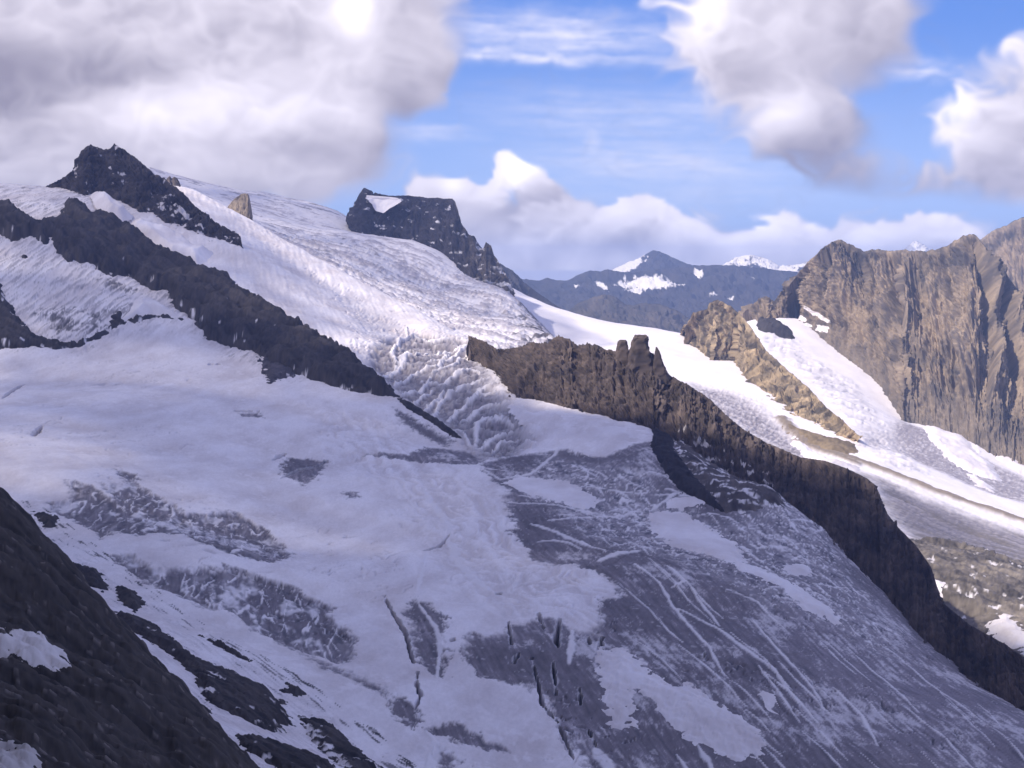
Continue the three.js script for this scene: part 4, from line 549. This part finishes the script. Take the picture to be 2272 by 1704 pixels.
// the dark peak on the left skyline
const peakSnow = (x, y, z, k) => ss(0.36, 0.44, fbm3(x * 0.03 + 11, y * 0.045, z * 0.03, 4, 0.65) + k);
tag(mesh('rock_peak', face({ crest: [103, 414, 2340, 125, 404, 2340, 150, 387, 2340, 162, 376, 2340, 172, 352, 2340, 180, 336, 2340, 190, 325, 2340, 201, 321, 2340, 215, 326, 2340, 228, 332, 2338, 240, 331, 2335, 249, 326, 2334, 254, 319, 2334, 260, 324, 2332, 270, 330, 2330, 285, 340, 2326, 300, 350, 2320, 325, 370, 2312, 345, 386, 2305, 365, 397, 2300, 385, 412, 2290, 405, 428, 2270, 440, 462, 2240, 480, 495, 2210, 515, 512, 2180, 530, 520, 2170, 534, 528, 2165, 538, 550, 2145],
  foot: [103, 418, 2330, 135, 424, 2320, 160, 450, 2260, 185, 470, 2230, 212, 442, 2270, 240, 452, 2250, 285, 480, 2220, 300, 488, 2200, 330, 500, 2190, 378, 518, 2170, 412, 536, 2150, 430, 553, 2135, 443, 549, 2135, 470, 545, 2135, 498, 541, 2140, 515, 540, 2140, 524, 530, 2150, 538, 553, 2135], u0: 103, u1: 538, nu: 420, nv: 130, back: [120, 130], sink: 8,
  shape: (x, y, z, u, t) => { const w = fbm3(x * 0.01, y * 0.01, z * 0.01, 3); let c = rockTint(x, y, z, [0.032, 0.029, 0.033], [0.090, 0.078, 0.080]); c = mix3(c, SNOW, peakSnow(x, y, z, -0.10 + ss(0.30, 0.05, t) * ss(355, 200, u) * 0.22 + ss(300, 340, u) * ss(380, 340, u) * 0.16 * ss(0.3, 0, t) + ss(0.85, 1, t) * 0.04) * 0.8); return { n: 8 * ridged3(x * 0.022 + w * 0.5, y * 0.012, z * 0.022, 4, 0.55) + 3 * ridged3(x * 0.07, y * 0.07, z * 0.07, 3, 0.6) - 3, c, up: 3.4 * fbm3(x * 0.07, 2, z * 0.07, 3, 0.7) }; } }), M.rock),
  'dark rocky peak flecked with snow at the left end of the skyline', 'rock peak');

// far ranges, blue with distance
function range(name, label, crest, foot, u0, u1, d, o = {}) {
  const k = d / 3000, snows = o.snow || [];
  return tag(mesh(name, face({ crest: chunk(crest, 2).flatMap(([u, v]) => [u, v, d]), foot: chunk(foot, 2).flatMap(([u, v]) => [u, v, d * (o.run ?? 0.84)]), u0, u1, nu: o.nu ?? 260, nv: o.nv ?? 90, back: [d * 0.12, d * 0.06], sink: 0,
    shape: (x, y, z, u, t) => { const X = x / k, Y = y / k, Z = z / k, w = fbm3(X * 0.006, Y * 0.006, Z * 0.006, 3); let c = rockTint(X, Y, Z, o.a ?? [0.06, 0.055, 0.06], o.b ?? [0.13, 0.11, 0.1], 0.7); const v = HORIZON - y / Math.hypot(x, z) * F;
      for (const [su, sv, ru, rv, tilt] of snows) { const p = (u - su) / ru, q = (v - sv - (u - su) * (tilt || 0)) / rv, e = 1 - p * p - q * q + fbm3(X * 0.05, Y * 0.08, Z * 0.05, 4, 0.65) * 1.1; c = mix3(c, [0.85, 0.8, 0.78], ss(-0.05, 0.15, e)); }
      if (o.cap) c = mix3(c, [0.85, 0.8, 0.78], ss(0.0, 0.12, o.cap - t + fbm3(X * 0.03, Y * 0.02, Z * 0.03, 4, 0.6) * 0.5));
      return { n: k * (17 * ridged3((X * 0.9 - Z * 0.3) * 0.012 + w * 0.6, Y * 0.004, 3, 4, 0.55) + 5 * ridged3(X * 0.05, Y * 0.05, Z * 0.05, 3)), c, up: k * 2.2 * fbm3(X * 0.05, 2, Z * 0.05, 3, 0.7) }; } }), M.rock), label, 'mountain', 'far mountains beyond the snow saddle');
}
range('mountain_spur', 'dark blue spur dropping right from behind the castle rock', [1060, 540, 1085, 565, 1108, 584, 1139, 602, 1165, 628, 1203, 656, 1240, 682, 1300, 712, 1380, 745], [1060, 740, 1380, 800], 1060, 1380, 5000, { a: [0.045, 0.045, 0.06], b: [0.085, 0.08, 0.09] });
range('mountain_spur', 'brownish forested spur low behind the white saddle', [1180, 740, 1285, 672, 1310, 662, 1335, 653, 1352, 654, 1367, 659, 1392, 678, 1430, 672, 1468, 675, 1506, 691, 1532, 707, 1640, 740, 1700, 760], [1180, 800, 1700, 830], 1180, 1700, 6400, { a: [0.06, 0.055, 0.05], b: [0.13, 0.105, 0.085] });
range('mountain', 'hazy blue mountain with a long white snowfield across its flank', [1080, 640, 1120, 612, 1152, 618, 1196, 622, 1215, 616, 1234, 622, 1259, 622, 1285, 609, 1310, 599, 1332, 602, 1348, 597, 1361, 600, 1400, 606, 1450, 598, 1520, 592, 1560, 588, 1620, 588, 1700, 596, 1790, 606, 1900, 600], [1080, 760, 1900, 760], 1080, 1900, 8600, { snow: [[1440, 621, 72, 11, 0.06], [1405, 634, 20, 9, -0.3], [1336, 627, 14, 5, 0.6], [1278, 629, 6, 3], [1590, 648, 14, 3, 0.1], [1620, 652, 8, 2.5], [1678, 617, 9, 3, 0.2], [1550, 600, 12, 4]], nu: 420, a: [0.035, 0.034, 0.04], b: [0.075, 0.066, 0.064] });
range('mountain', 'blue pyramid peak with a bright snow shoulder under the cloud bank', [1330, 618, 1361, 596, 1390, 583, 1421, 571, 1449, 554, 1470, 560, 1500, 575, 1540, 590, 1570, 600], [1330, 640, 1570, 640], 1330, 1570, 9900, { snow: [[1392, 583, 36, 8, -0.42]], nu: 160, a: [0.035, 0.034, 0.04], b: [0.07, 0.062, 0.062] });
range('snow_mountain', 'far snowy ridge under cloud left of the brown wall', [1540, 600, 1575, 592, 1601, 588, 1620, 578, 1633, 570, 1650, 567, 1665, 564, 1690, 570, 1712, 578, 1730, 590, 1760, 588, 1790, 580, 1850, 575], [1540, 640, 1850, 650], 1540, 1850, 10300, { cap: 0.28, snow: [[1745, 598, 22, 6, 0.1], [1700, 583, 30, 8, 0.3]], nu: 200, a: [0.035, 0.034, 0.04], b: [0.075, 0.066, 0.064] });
range('snow_mountain', 'very far snowy summit coloured pale as if half lost in cloud above the brown wall', [1960, 572, 1990, 562, 2010, 550, 2024, 538, 2034, 534, 2046, 540, 2060, 550, 2090, 560, 2130, 572], [1960, 600, 2130, 600], 1960, 2130, 11500, { snow: [[2034, 540, 16, 10, 0], [2052, 552, 14, 9, -0.4]], a: [0.4, 0.39, 0.44], b: [0.5, 0.49, 0.54], nu: 100 });  // pale body colour painted in place of cloud haze over the summit

// ------------------------------------------------------------------ rock and snow lying on the glacier and its headwall
const baseA = (x, z) => A.y(x, z) + fbm(x * 0.006, z * 0.006, 3) * 3.2;
const darkTint = (a = [0.034, 0.031, 0.034], b = [0.098, 0.085, 0.085], snow = 0) => (x, z, d) => {
  const f = fbm(x * 0.02, z * 0.02, 5, 0.62), g = fbm((x * 0.8 + z * 0.5) * 0.02, (x * 0.5 - z * 0.8) * 0.14, 4, 0.6), c = mul(mix3(a, b, clamp(0.42 + f * 0.5 + g * 0.7, 0, 1)), 1 + n2(x * 0.3, z * 0.3) * 0.2);
  return snow ? mix3(c, SNOW, ss(0.40, 0.5, fbm(x * 0.035 + 30, z * 0.05, 4, 0.68) + snow - clamp(d / 60, 0, 0.25)) * 0.9) : c;
};
tag(drape('rock_rib', A, onA([-60, 470, 0, 461, 21, 461, 52, 477, 79, 497, 107, 489, 137, 490, 136, 468, 150, 448, 185, 462, 205, 480, 225, 478, 240, 486, 271, 496, 290, 502, 326, 535, 378, 573, 412, 580, 457, 604, 515, 624, 526, 642, 584, 676, 615, 690, 677, 727, 740, 767, 791, 801, 843, 846, 884, 877, 853, 881, 800, 872, 732, 858, 663, 834, 605, 813, 577, 786, 536, 772, 495, 762, 457, 748, 443, 724, 385, 676, 364, 642, 344, 642, 299, 625, 289, 609, 254, 614, 223, 607, 213, 590, 151, 583, 124, 559, 113, 528, 103, 545, 69, 525, 34, 535, 0, 521, -60, 525]),
  { rise: 15, gain: 1.1, rag: 9, ragScale: 0.045, relief: 7, reliefScale: 0.026, tint: darkTint(undefined, undefined, 0.03), base: baseA }), 'long dark rock rib slanting from below the peak down to the icefall', 'rock rib');
tag(drape('rock_rib', A, onA([880, 880, 919, 897, 960, 925, 1008, 958, 1012, 966, 985, 958, 935, 925, 895, 900]), { rise: 5, gain: 0.8, rag: 3, ragScale: 0.1, relief: 2, tint: darkTint(), base: baseA }), 'thin dark rock strip at the left edge of the icefall', 'rock rib');
tag(drape('rock_step', A, onA([-60, 640, 0, 635, 14, 666, 45, 710, 79, 745, 113, 758, 161, 762, 200, 748, 240, 731, 250, 705, 268, 690, 272, 712, 300, 706, 344, 700, 405, 707, 402, 712, 344, 706, 300, 716, 262, 722, 240, 740, 200, 757, 161, 770, 120, 776, 69, 772, 0, 778, -60, 782]), { rise: 7, gain: 0.8, rag: 7, ragScale: 0.05, relief: 4, tint: darkTint(undefined, undefined, 0.12), base: baseA }), 'ragged dark rock step along the foot of the fluted snow face', 'rock step');
tag(drape('rock_outcrop', A, onA([48, 566, 62, 563, 60, 573, 47, 574]), { rise: 4, rag: 2, tint: darkTint(), base: baseA }), 'small dark rock in the middle of the fluted snow face at the left edge', 'rock');
tag(drape('rock_outcrop', A, onA([368, 548, 385, 551, 404, 558, 398, 562, 380, 556, 370, 556]), { rise: 5, rag: 3, tint: darkTint(), base: baseA }), 'small dark rock showing through the snow strip under the dark peak', 'rock');
tag(drape('rock_outcrop', A, onA([575, 788, 600, 800, 640, 815, 665, 834, 640, 838, 600, 850, 585, 830]), { rise: 4, gain: 0.4, rag: 12, ragScale: 0.08, relief: 2, tint: darkTint([0.05, 0.046, 0.056], [0.14, 0.125, 0.14], 0.1), base: baseA }), 'grey scree patch at the lower edge of the long dark rib', 'scree patch');
tag(drape('rock_buttress', A, onA([1446, 985, 1456, 955, 1471, 941, 1482, 972, 1495, 1002, 1515, 1028, 1538, 1053, 1562, 1080, 1585, 1104, 1606, 1130, 1585, 1122, 1550, 1105, 1520, 1088, 1495, 1066, 1472, 1038, 1452, 1004]), { rise: 4, gain: 0.7, rag: 4, ragScale: 0.09, relief: 4, reliefScale: 0.05, tint: darkTint([0.028, 0.025, 0.03], [0.06, 0.053, 0.06]), base: baseA }), 'thin dark rock buttress slanting down from the tower ridge onto the ice', 'buttress');
tag(drape('scree_patch', A, onA([1484, 968, 1500, 955, 1560, 985, 1620, 1020, 1690, 1060, 1722, 1092, 1735, 1118, 1690, 1120, 1650, 1128, 1612, 1128, 1588, 1104, 1540, 1052, 1498, 1002]), { rise: 4, gain: 0.4, rag: 9, ragScale: 0.06, relief: 3.5, reliefScale: 0.05, base: baseA, tint: (x, z) => { const c = rockTint(x, 0, z, [0.06, 0.052, 0.058], [0.16, 0.135, 0.13]); return mix3(c, SNOW, ss(0.16, 0.34, fbm(x * 0.03 + 8, z * 0.05, 4, 0.68)) * 0.9); } }), 'grey rubble mottled with snow between the dark buttress and the tower ridge', 'scree patch');
const LOW = 'dark rock outcrops along the near glacier edge', streaked = { rise: 3.5, gain: 0.6, rag: 5, ragScale: 0.11, relief: 1.6, reliefScale: 0.09, base: baseA };
for (const [label, f, snow] of [
  ['streaky dark outcrop beside the first bend of the near scree slope', [150, 1253, 221, 1273, 240, 1302, 229, 1312, 189, 1294]], ['squat dark outcrop with a notched right end above the near scree slope', [255, 1300, 300, 1312, 322, 1338, 300, 1356, 265, 1332]],
  ['longest dark outcrop, a curved band of rock along the near glacier edge', [252, 1359, 300, 1371, 355, 1399, 394, 1434, 445, 1474, 505, 1493, 583, 1521, 623, 1560, 650, 1606, 615, 1614, 572, 1588, 532, 1560, 485, 1518, 426, 1493, 374, 1450, 315, 1419, 276, 1391], 0.08], ['dark wedge of rock just below the longest outcrop', [430, 1497, 500, 1517, 560, 1560, 631, 1616, 591, 1616, 512, 1576, 453, 1545], 0.12],
  ['narrow dark outcrop on open snow above the longest outcrop', [445, 1415, 493, 1434, 570, 1476, 552, 1475, 473, 1437]], ['short oblong dark rock alone on the snow right of the longest outcrop', [639, 1517, 680, 1543, 670, 1549, 630, 1535]], ['small oval rock between the scree slope edge and the dark wedge', [370, 1502, 402, 1518, 392, 1524, 372, 1512]],
  ['dark rock patch at the bottom frame edge beside the near scree slope', [520, 1630, 591, 1647, 662, 1671, 745, 1706, 720, 1760, 640, 1720, 591, 1685, 540, 1660], 0.1], ['speckled rocks scattered over snow near the bottom edge', [660, 1590, 720, 1600, 770, 1640, 800, 1672, 850, 1710, 790, 1720, 740, 1690, 690, 1640], 0.26], ['dark spur of rock touching the top of the near scree slope', [75, 1135, 130, 1150, 122, 1176, 98, 1172], 0],
  ['tiny dark rock above the bottom speckled rocks', [618, 1550, 640, 1558, 632, 1568, 615, 1562]], ['small rough rock between the near edge and the dark wedge', [440, 1556, 468, 1566, 460, 1578, 436, 1570], 0.2],
]) tag(drape('rock_outcrop', A, onA(f), { ...streaked, tint: darkTint(undefined, undefined, snow ?? 0) }), label, 'rock outcrop', LOW);
const cream = (k = 1) => (x, z) => mul(mix3(DUSTY, SNOW, clamp(0.55 + fbm(x * 0.012, z * 0.012, 4, 0.6) * 0.8, 0, 1)), k * (1 + n2(x * 0.2, z * 0.2) * 0.03));
const soft = { rise: 1.0, gain: 0.2, rag: 8, ragScale: 0.09, relief: 0.6, reliefScale: 0.04, mat: M.snow, hide: 8, base: (x, z) => baseA(x, z) - 0.5 };
for (const [label, f, o] of [
  ['white snow apron at the foot of the tower ridge beside the icefall', [1142, 893, 1187, 908, 1221, 904, 1276, 911, 1304, 921, 1341, 916, 1365, 932, 1420, 939, 1451, 963, 1458, 980, 1393, 983, 1352, 983, 1341, 1004, 1290, 1006, 1249, 983, 1194, 946, 1152, 908], { relief: 3, reliefScale: 0.02 }],
  ['long tapering tongue of smooth snow on the grey ice below the ridge', [1447, 1141, 1471, 1133, 1514, 1137, 1558, 1168, 1621, 1200, 1636, 1227, 1644, 1247, 1739, 1283, 1778, 1310, 1849, 1361, 1845, 1369, 1794, 1346, 1735, 1298, 1684, 1275, 1636, 1251, 1613, 1243, 1566, 1223, 1499, 1208, 1459, 1176], {}],
  ['large cream snow patch with a pointed ridge on the grey ice in front', [1324, 1460, 1360, 1436, 1383, 1432, 1415, 1460, 1439, 1491, 1494, 1523, 1533, 1519, 1573, 1551, 1628, 1582, 1672, 1614, 1688, 1641, 1692, 1669, 1636, 1685, 1621, 1673, 1554, 1645, 1521, 1629, 1470, 1578, 1446, 1547, 1407, 1527, 1399, 1562, 1403, 1598, 1375, 1618, 1356, 1586, 1344, 1551, 1336, 1503], { rise: 4 }],
  ['flat snow patch on the ice right of the foot of the icefall', [1118, 1069, 1152, 1052, 1187, 1056, 1238, 1062, 1276, 1080, 1324, 1104, 1290, 1124, 1238, 1107, 1170, 1090], {}],
  ['tiny snow square on rough grey ice above the snow tongue', [1752, 1254, 1788, 1254, 1788, 1270, 1754, 1268], { rag: 1.5 }], ['small snow patch right of the crevasse hollow on the grey ice', [1694, 1535, 1712, 1545, 1706, 1575, 1698, 1570], { rag: 1.5 }],
  ['pale snow lens on the ice under the rock buttress', [1495, 1102, 1540, 1098, 1570, 1112, 1530, 1120, 1490, 1114], { rag: 3 }],
]) tag(drape('snow_patch', A, onA(f), { ...soft, tint: cream(), ...o }), label, 'snow patch', 'snow patches on the near glacier');
tag(drape('snow_patch', A, onA([210, 440, 237, 447, 285, 480, 271, 492, 237, 480, 220, 463]), { rise: 10, gain: 0.9, rag: 3, tint: cream(1.05), mat: M.snow, base: (x, z) => baseA(x, z) + 9 }), 'slim snow strip between the dark peak and the rock below it', 'snow patch');
tag(drape('snow_patch', A, onA([302, 490, 330, 500, 378, 516, 412, 535, 430, 552, 470, 560, 440, 592, 412, 578, 378, 570, 326, 533, 289, 505]), { rise: 10, gain: 0.9, rag: 3, tint: cream(1.08), mat: M.snow, base: (x, z) => baseA(x, z) + 3 }), 'bright tapering snow strip under the right side of the dark peak', 'snow patch');
tag(drape('snow_patch', A, onA([244, 722, 280, 700, 300, 665, 330, 660, 360, 674, 388, 694, 400, 704, 344, 700, 300, 710, 262, 720]), { rise: 9, gain: 0.6, rag: 2, tint: cream(1), mat: M.snow, base: baseA }), 'bulging snow lip resting on the rock step of the headwall', 'snow patch');
// on the near scree slope
const dOpt = { rise: 0.7, gain: 0.2, rag: 2.2, ragScale: 0.18, relief: 0.4, mat: M.snow, hide: 1, base: (x, z) => groundD(x, z)[0] + 0.2 };
tag(drape('snow_patch', D, onD([-20, 1428, 20, 1418, 44, 1409, 80, 1420, 115, 1430, 133, 1448, 150, 1480, 148, 1490, 110, 1480, 70, 1468, 30, 1448, -20, 1440]), { ...dOpt, tint: cream(0.92) }), 'ragged snow patch alone on the near dark scree slope', 'snow patch');
tag(drape('snow_patch', D, onD([-60, 1640, 0, 1660, 40, 1678, 85, 1706, 60, 1745, -60, 1745]), { ...dOpt, tint: cream(0.7) }), 'grey snow patch in the bottom corner of the near scree slope', 'snow patch');
// below the brown wall and along the tower ridge
for (const [label, f] of [
  ['broad white snow cone at the foot of the brown wall', [2046, 945, 2070, 950, 2118, 965, 2120, 950, 2140, 965, 2165, 1005, 2200, 1030, 2222, 1066, 2190, 1060, 2140, 1040, 2090, 1005, 2060, 975]],
  ['narrow white snow gully running down below the brown wall', [2128, 915, 2140, 925, 2160, 975, 2180, 1005, 2172, 1008, 2150, 975]], ['white snow fan at the frame edge below the brown wall', [2168, 950, 2180, 955, 2210, 1000, 2250, 1010, 2262, 992, 2290, 1000, 2310, 1060, 2260, 1048, 2215, 1020, 2190, 990]],
  ['flat snow strip on the far edge of the valley glacier', [2146, 1050, 2165, 1056, 2200, 1080, 2203, 1090, 2170, 1078]], ['snow tongue at the tip of the light brown fin', [1895, 975, 1920, 970, 1934, 982, 1915, 990, 1900, 988]], ['thin snow strip below the brown fin on the debris cone', [1808, 955, 1835, 975, 1880, 1000, 1872, 1004, 1830, 985]],
  ['thin curved snow band along the glacier below the brown fin', [1765, 960, 1800, 1000, 1850, 1025, 1905, 1036, 1895, 1042, 1840, 1036, 1795, 1015, 1762, 980]],
]) tag(drape('snow_patch', B, onB(f), { rise: 7, gain: 0.4, rag: 8, ragScale: 0.03, relief: 1, tint: cream(1.05), mat: M.snow }), label, 'snow patch', 'snow patches beyond the tower ridge');
tag(drape('snow_patch', B, onB([2040, 1282, 2050, 1278, 2064, 1292, 2086, 1300, 2088, 1312, 2080, 1325, 2070, 1312, 2055, 1304, 2040, 1292]), { rise: 5, gain: 0.5, rag: 3, tint: cream(1.05), mat: M.snow, base: (x, z) => B.y(x, z) + 6 }), 'bright notched snow patch beside the nose of the tower ridge', 'snow patch');
tag(drape('ice_patch', B, onB([2195, 1405, 2225, 1370, 2240, 1375, 2300, 1430, 2420, 1500, 2420, 1540, 2272, 1462, 2220, 1428]), { rise: 4, gain: 0.4, rag: 6, ragScale: 0.05, tint: cream(0.9), mat: M.snow, base: (x, z) => B.y(x, z) + 5 }), 'dirty white ice in the hollow at the frame edge beyond the ridge nose', 'ice patch');
tag(drape('rock_outcrop', B, onB([1672, 708, 1700, 712, 1730, 716, 1755, 730, 1767, 755, 1762, 762, 1735, 752, 1700, 742, 1680, 730]), { rise: 16, gain: 0.6, rag: 6, ragScale: 0.03, relief: 6, tint: (x, z) => rockTint(x, 0, z, [0.035, 0.03, 0.035], [0.08, 0.07, 0.065]) }), 'low dark rock hump on the snow at the foot of the brown wall', 'rock outcrop');
tag(drape('debris_cone', B, onB([1735, 930, 1770, 950, 1850, 975, 1895, 985, 1905, 1000, 1880, 1010, 1840, 1005, 1790, 985, 1750, 955]), { rise: 8, gain: 0.4, rag: 8, ragScale: 0.03, relief: 2, tint: (x, z) => rockTint(x, 0, z, [0.17, 0.13, 0.085], [0.30, 0.225, 0.14]) }), 'brown debris cone under the light brown fin', 'debris');

// ------------------------------------------------------------------ cumulus over the near glacier, out of the picture above: it shades the land below it
const cloudMat = new THREE.MeshPhysicalMaterial({ color: new THREE.Color().setRGB(0.9, 0.9, 0.92), roughness: 1, side: THREE.DoubleSide, transparent: true, opacity: 0.29 });
const skyDimMat = new THREE.MeshPhysicalMaterial({ color: new THREE.Color().setRGB(0.5, 0.5, 0.53), roughness: 1, side: THREE.DoubleSide });  // opaque grey for the added cloud that dims sky light
const veilMat = new THREE.MeshPhysicalMaterial({ color: new THREE.Color().setRGB(0.9, 0.9, 0.92), roughness: 1, side: THREE.DoubleSide, transparent: true, opacity: 0.16 });
function cloud(label, puffs, height, mat = cloudMat) {
  const parts = puffs.map(([u, d, R, yy0], i) => {
    const p = u === null ? [d[0], 0, d[1]] : bearing(u, d, 0); p[1] = yy0 ?? Math.max(-420, A.y(p[0], p[2])); const k = (height - p[1]) / SUN.y, g = new THREE.IcosahedronGeometry(1, 24), a = g.attributes.position;
    for (let q = 0; q < a.count; q++) { const x = a.getX(q), yy = a.getY(q), z = a.getZ(q), f = 1 + 0.20 * fbm3(x * 2.2 + i * 5, yy * 2.2, z * 2.2 + height * 0.01, 5, 0.55); a.setXYZ(q, x * f * R, (yy > 0 ? yy * 0.2 : yy * 0.1) * f * R, z * f * R); }
    g.deleteAttribute('uv'); g.translate(p[0] + SUN.x * k, p[1] + SUN.y * k, p[2] + SUN.z * k); g.computeVertexNormals(); return g;
  });
  tag(mesh('cloud', mergeGeometries(parts), mat), label, 'cloud');
}
cloud('grey based cumulus cloud high above the near glacier', [[300, 560, 460], [1000, 640, 420], [1600, 640, 330], [100, 1150, 430], [700, 1100, 380], [1250, 1080, 330], [1650, 1050, 250], [1950, 960, 170], [2200, 850, 170], [200, 1600, 330], [600, 1560, 270], [980, 1350, 270], [1250, 1330, 230], [1480, 1330, 200], [1650, 1250, 190], [1800, 1200, 170], [1100, 1520, 100], [1200, 1470, 120], [1350, 1450, 110], [1500, 1390, 110], [1090, 1620, 60], [1180, 1535, 66], [1260, 1525, 62], [1340, 1515, 62], [1420, 1490, 66], [1500, 1450, 76], [1580, 1420, 80], [1640, 1390, 80], [1920, 1250, 120], [2020, 1130, 110], [2150, 1040, 100], [2300, 940, 120], [1700, 1370, 80], [1850, 1320, 80], [1960, 1260, 80], [850, 1640, 120]], 1300);
cloud('unseen grey cloud added over the viewpoint to dim the sky light', [[null, [-420, -150], 620, 0], [null, [560, -250], 520, 0], [null, [250, 620], 800, 0], [null, [-700, 700], 800, 0], [null, [1100, 300], 650, 0]], 680, skyDimMat);  // unseen cloud, added overhead to cut sky light on the near slope
cloud('thin veil of cloud high above the snow headwall', [[-200, 2150, 420], [150, 2080, 330], [400, 1920, 170], [80, 2250, 300], [330, 2200, 120], [-300, 1800, 420], [1000, 1660, 110], [960, 1780, 80]], 1320, veilMat);
cloud('smaller cumulus cloud high above the castle shaped rock', [[500, 3300, 420, 60], [800, 3120, 330, 60], [1010, 3020, 210, 0], [350, 3700, 450, 100], [1120, 2800, 130, -100], [950, 2740, 120, -60], [1180, 2660, 80, -120], [760, 3500, 350, 100], [700, 2880, 160, 40]], 1350, veilMat);
cloud('small cumulus scrap above the valley glacier', [[2000, 2120, 90, -370], [2120, 2000, 70, -390], [1940, 2200, 50, -360]], 1300, veilMat);
renderer.render(scene, camera);
